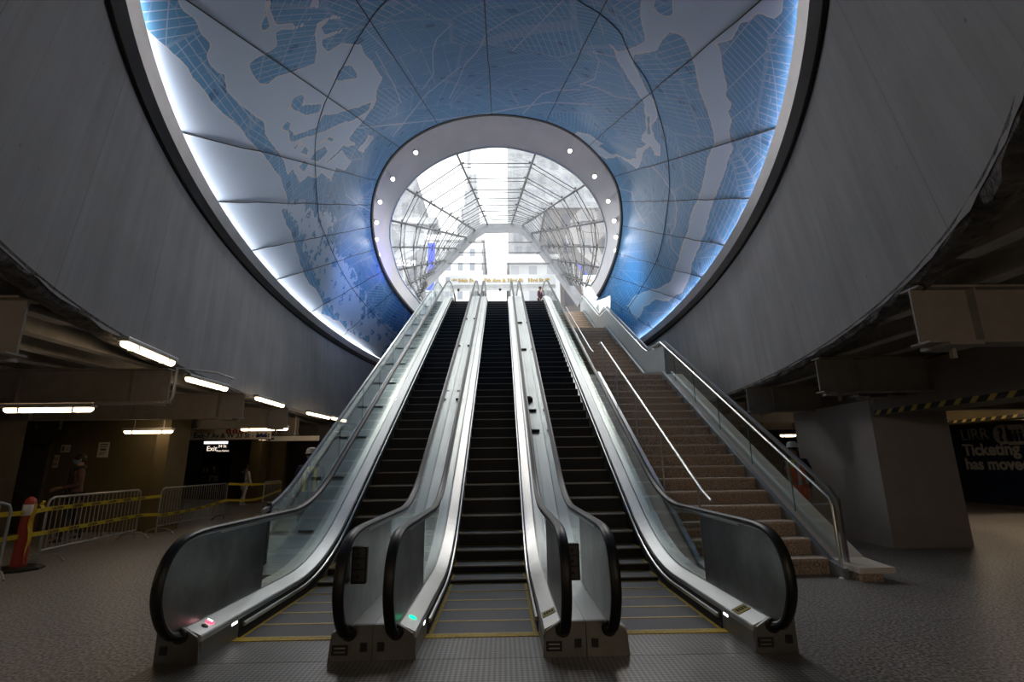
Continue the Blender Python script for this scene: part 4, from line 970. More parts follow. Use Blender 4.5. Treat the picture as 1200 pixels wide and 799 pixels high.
def lirr():
    X=15.6; m=MB(); m.box(X+.06,2,0,X+.3,26,3.42); tag(m.build('wall_ticketing','wall_dark'),kind='structure')
    m=MB(); m.box(X-.02,2,0,X+.06,26,.12); tag(m.build('baseboard_right','wall_dark'),kind='structure')
    a=onx(1105,503,X); b=onx(1107,586,X); y0=a[1]+.2
    t=thing('ticketing_sign','large dark navy wall sign about ticketing in pale lettering, beyond the right pier','sign',(X,y0,b[2]))
    H=a[2]-b[2]; m=MB(); m.bbox(0,-8.5,0,.05,0,H,.01); m.build('panel','sign_navy',t)
    def tx(s,u,v,px,bold=.012):
        q=onx(u,v,X); sc=np.linalg.norm(onx(u,v-px,X)-q)
        text('lettering',s,sc/.69,frame_mx((-.006,q[1]-y0,q[2]-b[2]),(0,-1,0),(0,0,1)),'sign_text',t,.004,'LEFT',bold)
    tx('LIRR',1127,516,12.5,.006); tx('Ticketing',1130,533.5,12.5,.016); tx('has moved',1133,549.5,12,.016)
    for k,u in enumerate((1175,1191)):
        q=onx(u,509,X); r=.30; m=MB()
        if k==0:
            m.lathe([(r,0),(r,.012)],(0,0,0),24); 
            m.v=[(-.006-c,q[1]-y0+aa,q[2]-b[2]+bb) for aa,bb,c in m.v]; o=m.build('question_disc','sign_text',t); text('lettering','?',.55,frame_mx((-.025,q[1]-y0+.13,q[2]-b[2]-.19),(0,-1,0),(0,0,1)),'sign_navy',o,.004,'LEFT',.02)
        else:
            m.bbox(-.018,q[1]-y0-r,q[2]-b[2]-r,-.004,q[1]-y0+r,q[2]-b[2]+r,.004); o=m.build('people_square','sign_text',t)
            for dy in (.15,0,-.15):
                m=MB(); m.lathe([(.045,0),(.045,.006)],(0,0,0),12); m.v=[(-.019-c,q[1]-y0+dy+aa,q[2]-b[2]+.10+bb) for aa,bb,c in m.v]; m.box(-.024,q[1]-y0+dy-.055,q[2]-b[2]-.2,-.018,q[1]-y0+dy+.055,q[2]-b[2]+.04); m.build('figure','sign_navy',o)
    q=onx(1099,512,X)
lirr()
# left side of the concourse
YA=13.6
xa=ony(187,560,YA)[0]; xb=ony(205,540,YA)[0]
m=MB(); m.box(-24,YA,0,xa,YA+.25,3.42); tag(m.build('wall_back','wall_yellow'),kind='structure')
m=MB(); m.box(xa,YA-.35,0,xb,YA+.5,3.42); tag(m.build('wall_column','wall_yellow'),kind='structure')
xl=ony(34,488,11.9)[0]
m=MB(); m.box(xl-2.4,11.2,0,xl,11.9,3.42); tag(m.build('wall_dark_pier','wall_dark'),kind='structure')
m=MB(); m.box(-24,27,0,24,27.3,3.42); tag(m.build('wall_end','wall_dark'),kind='structure')
x0,x1=ony(269,560,24.5)[0],ony(291,560,24.5)[0]
m=MB(); m.box(x0,24.5,0,x1,24.8,3.42); tag(m.build('wall_passage','wall_yellow'),kind='structure')
x0,x1=ony(290,560,23.1)[0],ony(303,560,23.1)[0]
m=MB(); m.box(x0,23.1,0,x1,23.8,3.42); tag(m.build('wall_post','wall_yellow'),kind='structure')
x0,x1=ony(302,560,24.5)[0],ony(332,560,24.5)[0]
m=MB(); m.box(x0,24.5,0,x1,24.8,3.42); tag(m.build('wall_niche','wall_yellow'),kind='structure')
x0,x1=ony(332,560,22)[0],ony(392,560,22)[0]
m=MB(); m.box(x0+.6,25.6,0,x1,25.8,3.42); tag(m.build('wall_niche_dark','wall_dark'),kind='structure')
# door
def door():
    a=ony(27,517,YA-.02); b=ony(62,517,YA-.02); w=b[0]-a[0]; h=a[2]
    t=thing('door_1',None,None,(a[0],YA,0)); t['kind']='structure'
    m=MB(); m.box(.05,-.05,0,w-.05,0,h-.05); m.build('door_leaf','door_paint',t)
    m=MB(); m.box(0,-.09,0,.06,0,h); m.box(w-.06,-.09,0,w,0,h); m.box(0,-.09,h-.06,w,0,h); m.build('door_frame','door_paint',t)
    m=MB(); m.box(w*.45,-.14,h-.16,w*.8,-.05,h-.09); m.build('door_closer','black',t)
    m=MB(); m.tube([(.14,-.05,1.02),(.14,-.11,1.02),(.26,-.11,1.02)],.014,8); m.build('door_handle','steel_dark',t,smooth=True)
door()
def paper(lab,u0,v0,u1,v1,rows):
    a=ony(u0,v1,YA-.01); b=ony(u1,v0,YA-.01); w=b[0]-a[0]; h=b[2]-a[2]
    t=thing('paper_notice',lab,'notice',(a[0],YA-.004,a[2])); m=MB(); m.box(0,-.006,0,w,0,h); m.build('sheet','paper',t)
    for k in rows:
        if isinstance(k,str): text('lettering',k,h*.75,frame_mx((w*.12,-.008,h*.22),(1,0,0),(0,0,1)),'ink',t,.002,'LEFT',.006)
        else:
            m=MB(); m.box(w*k[0],-.009,h*k[1],w*k[2],-.006,h*k[3]); m.build('print','ink' if len(k)<5 else k[4],t)
paper('white paper sign with a bold letter S on the yellowish wall above the walking person',70.5,521,83,530,['S',(.52,.28,.9,.34),(.52,.5,.9,.56)])
paper('small white notice with red marks on the yellowish wall beside the door',61,533,70,548,[(.18,.55,.34,.85,'red_disc'),(.6,.55,.76,.85,'red_disc'),(.18,.15,.34,.4,'ink'),(.6,.15,.76,.4,'ink')])
paper('white paper notice with a black bar alone on the middle of the yellowish wall',113,518,129,536,[(.15,.82,.85,.88),(.15,.68,.85,.73),(.25,.46,.75,.58),(.15,.3,.85,.34),(.15,.18,.6,.22)])
# subway sign
def subway():
    Y=16.4; a=ony(207,515.5,Y); b=ony(318,500.5,Y); w=b[0]-a[0]; h=b[2]-a[2]
    t=thing('direction_sign','long white hanging sign with an up arrow pointing to the subway exit','sign',(a[0],Y,a[2])); m=MB(); m.bbox(0,-.06,0,w,.06,h,.01); m.build('panel','sign_white',t)
    def tx(s,x,z,sz,mm='ink',par=t,yy=-.064): return text('lettering',s,sz,frame_mx((x,yy,z),(1,0,0),(0,0,1)),mm,par,.003,'LEFT',.004)
    m=MB(); m.prism([(0,.19),(.10,.06),(.03,.06),(.03,-.19),(-.03,-.19),(-.03,.06),(-.10,.06)],lambda p:(.22+p[0],-.066,h/2+p[1]),lambda p:(.22+p[0],-.06,h/2+p[1])); m.build('arrow','ink',t)
    tx('Subway',.55,h*.56,.21,'gold'); tx('Exit-7 Av & W 33 St - 34 St',.55,h*.14,.21)  # warm light reflected on the top word is painted in as gold
    for k in range(3):
        m=MB(); m.lathe([(.085,0),(.085,.004)],(0,0,0),20); m.v=[(1.62+.2*k+p,-.062-c,h*.68+q) for p,q,c in m.v]; o=m.build('line_disc','red_disc',t); tx('123'[k],1.62+.2*k-.035,h*.68-.05,.14,'paper',o,-.069)
    for k in range(2):
        m=MB(); m.box(w-.42+.18*k,-.066,h*.14,w-.28+.18*k,-.06,h*.40); m.build('line_mark','blue_disc',t)
    for x in (.6,w-.6):
        m=MB(); m.tube([(x,0,h),(x,0,3.42-a[2])],.015,6); m.build('hanger','pipe',t)
    a=ony(312,517,16.9); b=ony(345,511,16.9); w=b[0]-a[0]; h=b[2]-a[2]
    t=thing('direction_sign','short white hanging sign with a small left arrow, behind the lit tubes','sign',(a[0],16.9,a[2])); m=MB(); m.bbox(0,-.05,0,w+.8,.05,h,.01); m.build('panel','sign_white',t)
    m=MB(); m.prism([(0,0),(.1,.08),(.1,.025),(.22,.025),(.22,-.025),(.1,-.025),(.1,-.08)],lambda p:(.05+p[0],-.058,h/2+p[1]),lambda p:(.05+p[0],-.05,h/2+p[1])); m.build('arrow','ink',t)
    for x in (.3,w):
        m=MB(); m.tube([(x,0,h),(x,0,3.42-a[2])],.015,6); m.build('hanger','pipe',t)
subway()
def shop():
    Y=26.3; a=ony(231,590,Y); b=ony(267,519,Y); w=b[0]-a[0]; zt=b[2]
    t=thing('shop_front','dark shop front with lit white strip and exit lettering at the passage end','shop front',(a[0],Y,0))
    m=MB(); m.box(0,0,0,w,.3,zt+.25); m.build('backing','shop_dark',t)
    m=MB(); m.box(.0,-.08,zt-.03,w,0,zt+.08); m.build('light_strip','shop_white',t)
    m=MB(); m.box(.05,-.05,zt-.5,w-.05,0,zt-.05); m.build('sign_band','black',t)
    text('lettering','Exit',.34,frame_mx((.15,-.06,zt-.38),(1,0,0),(0,0,1)),'exit_lit',t,.005); text('lettering','34 St',.2,frame_mx((w*.62,-.06,zt-.22),(1,0,0),(0,0,1)),'exit_lit',t,.005); text('lettering','Penn Station',.12,frame_mx((w*.58,-.06,zt-.42),(1,0,0),(0,0,1)),'exit_lit',t,.005)
    for k in range(3):
        m=MB(); m.box(.1,-.45,.35+.45*k,w-.1,0,.39+.45*k); sh=m.build('shelf','shop_dark',t)
        for j in range(9):
            q=MB(); x=.18+j*(w-.4)/9; q.bbox(x,-.35,.392+.45*k,x+.12,-.1,.392+.45*k+rng.uniform(.16,.32),.01); q.build('package',['shop_red','paper','shop_dark','blue_disc'][int(rng.integers(4))],sh)
shop()
# ------------------------------------------------------------------ fluorescent lamps
def lamp(p,q,lab,up=True,drop=None,tube='tube_warm'):
    p,q=np.array(p),np.array(q); c=(p+q)/2; d=q-p; L=np.linalg.norm(d); rz=math.atan2(d[1],d[0])
    t=thing('fluorescent_lamp',lab,'lamp',tuple(c),rz)
    m=MB(); m.bbox(-L/2,-.075,.02,L/2,.075,.085,.015); m.build('housing','fixture_grey',t)
    m=MB(); m.tube([(-L/2+.02,0,0),(-L/2+.06,0,0),(L/2-.06,0,0),(L/2-.02,0,0)],[.03,.055,.055,.03],10); m.build('diffuser',tube,t,smooth=True)
    for x in (-L*.3,L*.3):
        m=MB(); m.box(x-.012,-.07,-.05,x+.012,-.06,.03); m.box(x-.012,.06,-.05,x+.012,.07,.03); m.box(x-.012,-.07,-.058,x+.012,.07,-.05); m.build('clip','steel_dark',t)
        m=MB(); m.tube([(x,0,.08),(x,0,(drop or 3.42)-c[2])],.012,6); m.build('hanger','pipe',t)
for u0,v0,u1,v1,lab in [(143,401,203,426,'bright fluorescent lamp under the drum edge, nearest on the left'),(218,443,266,456,'bright fluorescent lamp under the drum edge, second on the left'),(300,466,332,475.5,'bright fluorescent lamp under the drum edge, third on the left'),(360,483.5,386,489.5,'bright fluorescent lamp under the drum edge, fourth on the left'),(389,489.5,405,493,'bright fluorescent lamp seen behind the glass guard, farthest under the drum edge')]:
    lamp(onz(u0,v0,3.10),onz(u1,v1,3.10),lab,drop=3.16)
for u0,u1,v,z,lab in [(4,110,479.5,2.5,'long fluorescent lamp below the second left beam, above the red bollard'),(145,203,505.5,2.42,'fluorescent lamp in front of the yellowish wall, left of the subway sign'),(282,338,502.5,2.6,'fluorescent lamp below the third left beam, right of the subway sign'),(163,203,488.3,2.75,'dim thin fluorescent lamp between the second and third left beams'),(302,328,514,2.7,'small fluorescent lamp under the subway sign end'),(331,351,510.5,2.75,'small fluorescent lamp above the short left-arrow sign')]:
    a=onz((u0+u1)/2,v,z); lamp(ony(u0,v,a[1]),ony(u1,v,a[1]),lab)
a=ony(914,510.5,17.); b=ony(933,509.5,17.); lamp(a,b,'fluorescent lamp beyond the stair glass near the orange worker')
for k,(x,y,z) in enumerate([(-8.5,1.5,2.75),(-13.5,4.,2.75),(-2.2,-2.6,3.0),(2.4,-2.6,3.0),(3.6,-3.4,3.0),(11.0,12.5,2.75),(14.3,14.2,3.1)]):
    lamp((x-.7,y,z),(x+.7,y,z),['added fluorescent fill lamp out of view, '+q for q in ('left of the camera','far left by the dark pier','behind the camera on the left','behind the camera on the right','behind the camera, farther right','right behind the pier','in front of the ticketing sign')][k],tube='tube_fill')  # unseen lamps added to brighten the hall, stairs and sign, stronger than the visible ones
t=thing('bulkhead_lamp','small round lamp glowing beside the far hazard stripe, right of the pier','lamp',tuple(ony(1106,491,11.8)))
m=MB(); m.lathe([(.02,-.05),(.06,-.02),(.07,.02)],(0,0,0),14); m.build('globe','tube_warm',t,smooth=True); m=MB(); m.lathe([(.075,.02),(.075,.06)],(0,0,0),14); m.box(-.01,-.01,.06,.01,.01,.9); m.build('base','fixture_grey',t)
# conduits
t=thing('conduit','bent conduit pipe hanging at the end of the second left beam','pipe',tuple(ony(200,450,8.25)))
B=ony(200,450,8.25); P=smooth_curve([ony(u,v,8.25)-B for u,v in ((186,472.5),(193,472),(201,467),(204,455),(206,443),(208,431))],5); m=MB(); m.tube(P,.022,8); m.build('pipe','pipe',t,smooth=True)
m=MB(); q=ony(206,431,8.25)-B; m.tube([q,q+(.35,.6,.02),q+(.42,1.0,-.02)],.014,6); m.build('flexible_lead','pipe',t,smooth=True); m=MB(); q=ony(178,472.5,8.25)-B; m.tube([q+(-.9,0,0),q+(.12,0,0)],.03,8); m.build('junction_pipe','pipe',t,smooth=True)
t=thing('conduit','dark horizontal pipe with two drops above the door on the yellowish wall','pipe',tuple(ony(55,500,13.3))); B=ony(55,500,13.3)
m=MB(); m.tube([ony(u,v,13.3)-B for u,v in ((42,497),(42,503),(71,502),(72,492))],.035,8); m.build('pipe','steel_dark',t,smooth=True)
# ------------------------------------------------------------------ barriers, bollard, tape
def barrier(E0,E1,lab):
    E0,E1=np.array(E0),np.array(E1); d=E1-E0; L=np.linalg.norm(d[:2]); rz=math.atan2(d[1],d[0])
    t=thing('crowd_barrier',lab,'barrier',(E0[0],E0[1],0),rz,'crowd barriers on the left'); r=.12
    H=1.06; Z=.20; pts=[(0,0,.02),(0,0,H-r),(.03,0,H-.04),(r,0,H),(L-r,0,H),(L-.03,0,H-.04),(L,0,H-r),(L,0,.02)]
    m=MB(); m.tube(pts,.021,8); m.build('frame','galvanized',t,smooth=True)
    m=MB(); m.tube([(0,0,Z),(L,0,Z)],.019,8); m.build('bottom_rail','galvanized',t,smooth=True)
    n=int(L/.125)
    for k in range(1,n):
        x=L*k/n; m=MB(); m.tube([(x,0,Z),(x,0,H)],.0085,6); m.build('bar','galvanized',t,smooth=True)
    for x in (.12 if L>1 else .05,L-.06):
        m=MB(); m.tube([(x,-.33,.012),(x,-.24,.10),(x,-.12,.135),(x,.12,.135),(x,.24,.10),(x,.33,.012)],.018,8); m.build('foot','galvanized',t,smooth=True)
    return t
b1a,b1b=onz(43,660,0),onz(157,632,0); b2a,b2b=onz(182,627,0),onz(262,609,0); b3a,b3b=onz(306,606,0),onz(326,601,0)
barrier(b1a,b1b,'galvanized crowd barrier with yellow tape nearest the red bollard'); barrier(b2a,b2b,'galvanized crowd barrier in the middle, in front of the dark passage'); barrier(b3a,b3b,'far galvanized crowd barrier near the glass guard of the left escalator')
barrier(onz(-80,690,0),onz(-4,678,0),'galvanized crowd barrier at the left edge with only its end foot in view')
bo=onz(20,668,0)
t=thing('bollard','red plastic delineator post on a black base, tied with yellow caution tape','bollard',tuple(bo))
m=MB(); m.lathe([(.105,.05),(.10,.10),(.085,.9),(.08,1.0),(.07,1.06),(.03,1.10),(.01,1.11)],(0,0,0),20); m.build('post','orange_plastic',t,smooth=True)
m=MB(); m.lathe([(.0905,.82),(.0915,.822),(.087,.985),(.086,.987)],(0,0,0),20); m.build('reflective_collar','reflective_white',t,smooth=True)
m=MB(); m.lathe([(.33,0),(.33,.03),(.27,.055),(.11,.06)],(0,0,0),8); m.build('base','rubber',t)
TAPE_TXT=None
def tape(pts,lab,w=.07,words=True):
    P=np.array([np.array(p) for p in pts]); C=smooth_curve(P,6); O=P[0].copy(); O[2]=0
    t=thing('caution_tape',lab,'tape',tuple(O))
    m=MB(); G=[[c-O+(0,0,-w/2) for c in C],[c-O+(0,0,w/2) for c in C]]; G2=[[np.array(q)+(.002,.002,0) for q in r] for r in G]
    m.grid(G); m.grid(G2,True); m.build('ribbon','tape_yellow',t,fix=False)
    if words:
        s=np.r_[0,np.cumsum(np.linalg.norm(np.diff(C,axis=0),axis=1))]; k=.08
        me=None
        while k+.42<s[-1]:
            c=np.array([np.interp(k,s,C[:,j]) for j in range(3)]); e=np.array([np.interp(k+.4,s,C[:,j]) for j in range(3)]); d=e-c; d/=np.linalg.norm(d)
            nrm=np.cross(d,(0,0,1)); nrm/=np.linalg.norm(nrm)
            if nrm@(CAMP-c)<0: c,d=e,-d; nrm=-nrm
            u=np.cross(nrm,d)
            mx=frame_mx(tuple(c-O+nrm*.009-u*w*.28),tuple(d),tuple(u))
            if me is None: o=text('lettering','CAUTION',w*.85,Matrix.Identity(4),'ink',t,.001,'LEFT',.002); me=o
            else: o=me.copy(); COL.objects.link(o); o.parent=t
            o.matrix_local=mx; k+=.52
    return t
def up(E,z): return np.array([E[0],E[1],z])
fr=np.array([-.05,-.05,0])
bt=ony(24,600.5,bo[1])[2]
pA=ony(-40,606,bo[1]-.6); pB=up(bo+np.array([.0,-.11,0]),ony(24,600.5,bo[1])[2]); 
z1=ony(62,596,b1a[1])[2]; z2=ony(166,583.6,b1b[1])[2]; z3=ony(185,581,b2a[1])[2]
off=np.array([.04,-.03,0])
tape([pA,pB,up(b1a,z1)+off],'upper yellow caution tape from the left edge past the bollard to the first barrier')
tape([up(b1a,z1)+off,up((b1a+b1b)/2,(z1+z2)/2)+off,up(b1b,z2)+off,up(b2a,z3)+off],'upper yellow caution tape strung along the first crowd barrier to the middle barrier')
pA=ony(-40,640,bo[1]-.6); pB=up(bo+np.array([.0,-.13,0]),ony(22,628,bo[1])[2]); z1=ony(47,624,b1a[1])[2]; z2=ony(163,604,b1b[1])[2]; z3=ony(183,602.6,b2a[1])[2]
tape([pA,pB,up(b1a,z1)+off],'lower yellow caution tape from the left edge past the bollard to the first barrier')
tape([up(b1a,z1)+off,up((b1a+b1b)/2,(z1+z2)/2)+off,up(b1b,z2)+off,up(b2a,z3)+off],'lower yellow caution tape strung along the first crowd barrier to the middle barrier')
z4=ony(264,586,b2b[1])[2]; z5=ony(264,567,b2b[1])[2]
tape([up(b2a,ony(184,604,b2a[1])[2])+off,up((b2a+b2b)/2,ony(222,596,(b2a[1]+b2b[1])/2)[2])+off,up(b2b,z4)+off],'yellow caution tape strung along the middle crowd barrier')
e=up(b3b,ony(322,565,b3b[1])[2]); tape([up(b2b,z5)+off,up((b2b+b3b)/2,(z5+e[2])/2-.04)+off,e+off],'upper yellow caution tape from the middle barrier across behind the white coat',words=False)
e=up(b3b,ony(322,574,b3b[1])[2]); md=(b2b+b3b)/2; tape([up(b2b,z4)+off,up(md,ony(293,585,md[1])[2])+off,e+off],'lower sagging yellow caution tape from the middle barrier past the white coat',words=False)
def hang(p,l,lab):
    t=thing('tape_end',lab,'tape',tuple(p)); m=MB(); a=[]
    for k in range(9):
        z=-l*k/8; a.append((.012*math.sin(k*1.7),.01*math.cos(k*1.3),z))
    m.grid([[(x-.02*math.cos(k*.35),y-.035*math.sin(k*.35),z) for k,(x,y,z) in enumerate(a)],[(x+.02*math.cos(k*.35),y+.035*math.sin(k*.35),z) for k,(x,y,z) in enumerate(a)]]); m.build('ribbon','tape_yellow',t,fix=False)
hang(up(b2b,z4)+np.array([-.25,-.1,0]),.75,'loose yellow tape end hanging at the right end of the middle barrier')
hang(bo+np.array([.13,-.06,1.02]),.92,'loose yellow tape end hanging down the front of the red bollard')
hang(bo+np.array([.22,-.02,1.05]),.2,'short curl of yellow tape at the top of the red bollard')
# ------------------------------------------------------------------ people
def skin(name,J,E,m,parent=None,root=0,levels=1,extra=None):
    me=bpy.data.meshes.new(name+'_cage'); keys=list(J); ix={k:i for i,k in enumerate(keys)}
    me.from_pydata([J[k][0] for k in keys],[(ix[a],ix[b]) for a,b in E],[])
    o=bpy.data.objects.new(name+'_cage',me); COL.objects.link(o)
    o.modifiers.new('s','SKIN'); sm=o.modifiers.new('u','SUBSURF'); sm.levels=levels; sm.render_levels=levels
    if not me.skin_vertices: me.skin_vertices.new()
    for k,i in ix.items():
        r=J[k][1]; r=r if hasattr(r,'__len__') else (r,r); me.skin_vertices[0].data[i].radius=r; me.skin_vertices[0].data[i].use_root=(i==root)
    dg=bpy.context.evaluated_depsgraph_get(); dg.update(); out=bpy.data.meshes.new_from_object(o.evaluated_get(dg)); bpy.data.objects.remove(o)
    out.name=name; out.materials.clear(); out.materials.append(MATS[m]); out.polygons.foreach_set('use_smooth',[True]*len(out.polygons))
    ob=bpy.data.objects.new(name,out); COL.objects.link(ob)
    if parent is not None: ob.parent=parent
    return ob
V3=np.array
def limb(a,b,t): return tuple(V3(a)*(1-t)+V3(b)*t)
def person(lab,loc,rz,H,pose,top,bottom,shoes,coat=False,extras=()):
    t=thing('person',lab,'person',loc,rz); s=H/1.75
    # local frame: facing -Y, x to the figure's left
    P=dict(pel=(0,0,.95),sp=(0,.01,1.10),ch=(0,.0,1.30),nk=(0,.01,1.46),hb=(0,-.01,1.555),hd=(0,-.02,1.64),ht=(0,0,1.715),
      shl=(.185,.01,1.40),shr=(-.185,.01,1.40),ell=(.25,.03,1.12),elr=(-.25,.03,1.12),wrl=(.25,-.06,.88),wrr=(-.25,-.06,.88),
      hil=(.09,0,.90),hir=(-.09,0,.90),knl=(.10,-.02,.49),knr=(-.10,-.02,.49),anl=(.10,.03,.09),anr=(-.10,.03,.09))
    P.update(pose)
    for k in list(P): P[k]=tuple(V3(P[k])*s)
    def toe(a,kn):
        return tuple(V3(a)+V3((0,-.16,-.045))*s)
    J={'pel':(P['pel'],(.13*s,.095*s)),'sp':(P['sp'],(.125*s,.09*s)),'ch':(P['ch'],(.15*s,.10*s)),'nk':(P['nk'],.055*s),'hb':(P['hb'],(.062*s,.075*s)),'hd':(P['hd'],(.076*s,.098*s)),'ht':(P['ht'],(.055*s,.07*s))}
    E=[('pel','sp'),('sp','ch'),('ch','nk'),('nk','hb'),('hb','hd'),('hd','ht')]
    for d,sg in (('l',1),('r',-1)):
        J['sh'+d]=(P['sh'+d],.062*s); J['el'+d]=(P['el'+d],.044*s); J['wr'+d]=(P['wr'+d],.028*s)
        J['hi'+d]=(P['hi'+d],.088*s); J['kn'+d]=(P['kn'+d],.058*s); J['an'+d]=(P['an'+d],.038*s); J['to'+d]=(toe(P['an'+d],0),(.028*s,.014*s))
        E+=[('ch','sh'+d),('sh'+d,'el'+d),('el'+d,'wr'+d),('pel','hi'+d),('hi'+d,'kn'+d),('kn'+d,'an'+d),('an'+d,'to'+d)]
        f=V3(P['wr'+d])-V3(P['el'+d]); f/=np.linalg.norm(f); side=V3((0,1,0))-f*f[1]; side/=np.linalg.norm(side); nr=np.cross(f,side)*sg
        pm=V3(P['wr'+d])+f*.075*s; J['pm'+d]=(tuple(pm),(.036*s,.018*s)); E.append(('wr'+d,'pm'+d))
        for q,(o,l) in enumerate(((-.030,.070),(-.010,.080),(.010,.075),(.029,.058))):
            a=pm+side*o*s+f*.02*s; b=a+f*l*.55*s+nr*.012*s; c=b+f*l*.45*s+nr*.028*s
            J['fa%s%d'%(d,q)]=(tuple(a),.0095*s); J['fb%s%d'%(d,q)]=(tuple(b),.0085*s); J['fc%s%d'%(d,q)]=(tuple(c),.007*s)
            E+=[('pm'+d,'fa%s%d'%(d,q)),('fa%s%d'%(d,q),'fb%s%d'%(d,q)),('fb%s%d'%(d,q),'fc%s%d'%(d,q))]
        a=V3(P['wr'+d])+f*.03*s-side*.034*s; b=a+f*.035*s-side*.022*s; J['ta'+d]=(tuple(a),.011*s); J['tb'+d]=(tuple(b+f*.02*s),.009*s); E+=[('wr'+d,'ta'+d),('ta'+d,'tb'+d)]
    skin('body',J,E,'skin',t,0)
    hc=V3(P['hd'])
    # face: nose, eyes, mouth, ears as details of the head
    m=MB(); m.lathe([(.004,-.02),(.012,-.014),(.011,0),(.005,.022)],tuple(hc+V3((0,-.102,-.012))*s),8)
    for sg in (-1,1):
        m.lathe([(.012,-.03),(.02,-.012),(.022,.012),(.012,.03)],tuple(hc+V3((sg*.078,.005,-.01))*s),8,.5,1)
    m.build('face','skin',t,smooth=True)
    m=MB()
    for sg in (-1,1): m.lathe([(.004,-.006),(.010,0),(.004,.006)],tuple(hc+V3((sg*.031,-.093,.012))*s),8)
    m.build('eyes','ink',t)
    # clothing
    def shell(name,keys,edges,rad,mm): return skin(name,{k:(P[k] if k in P else J[k][0],rad[k]*s if not hasattr(rad[k],'__len__') else tuple(V3(rad[k])*s)) for k in keys},edges,mm,t,0)
    R={'pel':(.150,.112),'sp':(.145,.108),'ch':(.172,.122),'shl':.080,'shr':.080,'ell':.058,'elr':.058,'wrl':.044,'wrr':.044}
    if coat: P['hem']=tuple(V3(P['pel'])+V3((0,.02,-.34))*s); R['hem']=(.19,.155); R['pel']=(.17,.13)
    ks=['pel','sp','ch','shl','shr','ell','elr','wrl','wrr']+(['hem'] if coat else [])
    P['wrl2']=P['wrl']; 
    es=[('pel','sp'),('sp','ch'),('ch','shl'),('ch','shr'),('shl','ell'),('shr','elr'),('ell','wrl'),('elr','wrr')]+([('pel','hem')] if coat else [])
    shell('coat' if coat else 'jacket',ks,es,R,top)
    R2={'pel':(.145,.108),'hil':.102,'hir':.102,'knl':.074,'knr':.074,'anl':.060,'anr':.060}
    shell('trousers',['pel','hil','hir','knl','knr','anl','anr'],[('pel','hil'),('pel','hir'),('hil','knl'),('knl','anl'),('hir','knr'),('knr','anr')],R2,bottom)
    for d in 'lr':
        a=V3(P['an'+d])-V3((0,0,.02))*s
        skin('shoe',{'a':(tuple(a+V3((0,.05,-.025))*s),(.042*s,.038*s)),'b':(tuple(a+V3((0,-.04,-.03))*s),(.045*s,.036*s)),'c':(tuple(a+V3((0,-.15,-.042))*s),(.042*s,.024*s)),'d':(tuple(a+V3((0,.02,.05))*s),.045*s)},[('a','b'),('b','c'),('b','d')],shoes,t,1)
    for e in extras:
        if e=='hair':
            m=MB(); c=hc+V3((0,.022,.028))*s; m.lathe([(.055,-.085),(.084,-.05),(.090,0),(.080,.045),(.05,.078),(.012,.09)],tuple(c),16,1*s,1.08*s); 
            m.v=[(x,y,c[2]+(z-c[2])*s) for x,y,z in m.v]; m.build('hair','hair_dark',t,smooth=True)
        if e=='helmet':
            m=MB(); c=hc+V3((0,0,.045))*s; m.lathe([(.135,-.01),(.132,.0),(.112,.006),(.108,.05),(.085,.095),(.04,.115),(.008,.118)],tuple(c),20,1,1.12); m.build('helmet','helmet_white',t,smooth=True)
        if e=='mask':
            m=MB(); c=hc+V3((0,-.028,-.045))*s; m.lathe([(.045,-.05),(.072,-.02),(.080,.012),(.074,.035)],tuple(c),14,1,1.08); m.build('face_mask','mask_blue',t,smooth=True)
        if e=='backpack':
            m=MB(); c=V3(P['ch'])+V3((0,.19,-.10))*s; m.bbox(c[0]-.16*s,c[1]-.09*s,c[2]-.24*s,c[0]+.16*s,c[1]+.10*s,c[2]+.2*s,.06*s); b=m.build('backpack','navy_cloth',t,smooth=True)
            m=MB(); m.bbox(c[0]-.12*s,c[1]+.08*s,c[2]-.2*s,c[0]+.12*s,c[1]+.14*s,c[2]-.0*s,.025*s); m.build('pocket','navy_cloth',b,smooth=True)
            for sg in (-1,1):
                m=MB(); m.tube(smooth_curve([c+V3((sg*.10,-.06,.17))*s,c+V3((sg*.11,-.17,.245))*s,c+V3((sg*.12,-.32,.16))*s,c+V3((sg*.13,-.30,-.04))*s,c+V3((sg*.14,-.08,-.19))*s],5),.019*s,6); m.build('strap','navy_cloth',b,smooth=True)
        if isinstance(e,tuple) and e[0]=='vest':
            RV={'pel':(.158,.120),'sp':(.154,.118),'ch':(.180,.130),'shl':.088,'shr':.088}
            P['ps']=P['pel']; v=shell('safety_vest',['pel','sp','ch','shl','shr'],[('pel','sp'),('sp','ch'),('ch','shl'),('ch','shr')],RV,e[1])
            for sg in (-1,1):
                m=MB(); c=V3(P['ch']); m.bar(c+V3((sg*.10,-.135,.10))*s,c+V3((sg*.095,-.130,-.33))*s,.05*s,.012,(0,-1,0)); m.build('reflective_strip',e[2],v)
            m=MB(); c=V3(P['ch']); m.prism([(-.07,.13),(.07,.13),(0,-.03)],lambda p:(c[0]+p[0]*s,c[1]-.145*s,c[2]+p[1]*s),lambda p:(c[0]+p[0]*s,c[1]-.11*s,c[2]+p[1]*s)); m.build('collar',e[3],v)
        if e=='scarf':
            m=MB(); m.tube([V3(P['nk'])+V3((.085*math.cos(a),.085*math.sin(a)-.01,.01+.02*math.sin(a)))*s for a in np.linspace(0,2*math.pi,14,endpoint=False)],.042*s,8,closed=True)
            m.bar(V3(P['nk'])+V3((.04,-.135,.0))*s,V3(P['pel'])+V3((.05,-.15,-.05))*s,.15*s,.03*s,(0,-1,0)); m.build('scarf','coat_dark',t,smooth=True)
        if e=='cup':
            pass
    return t
f1=onz(75,635,0)
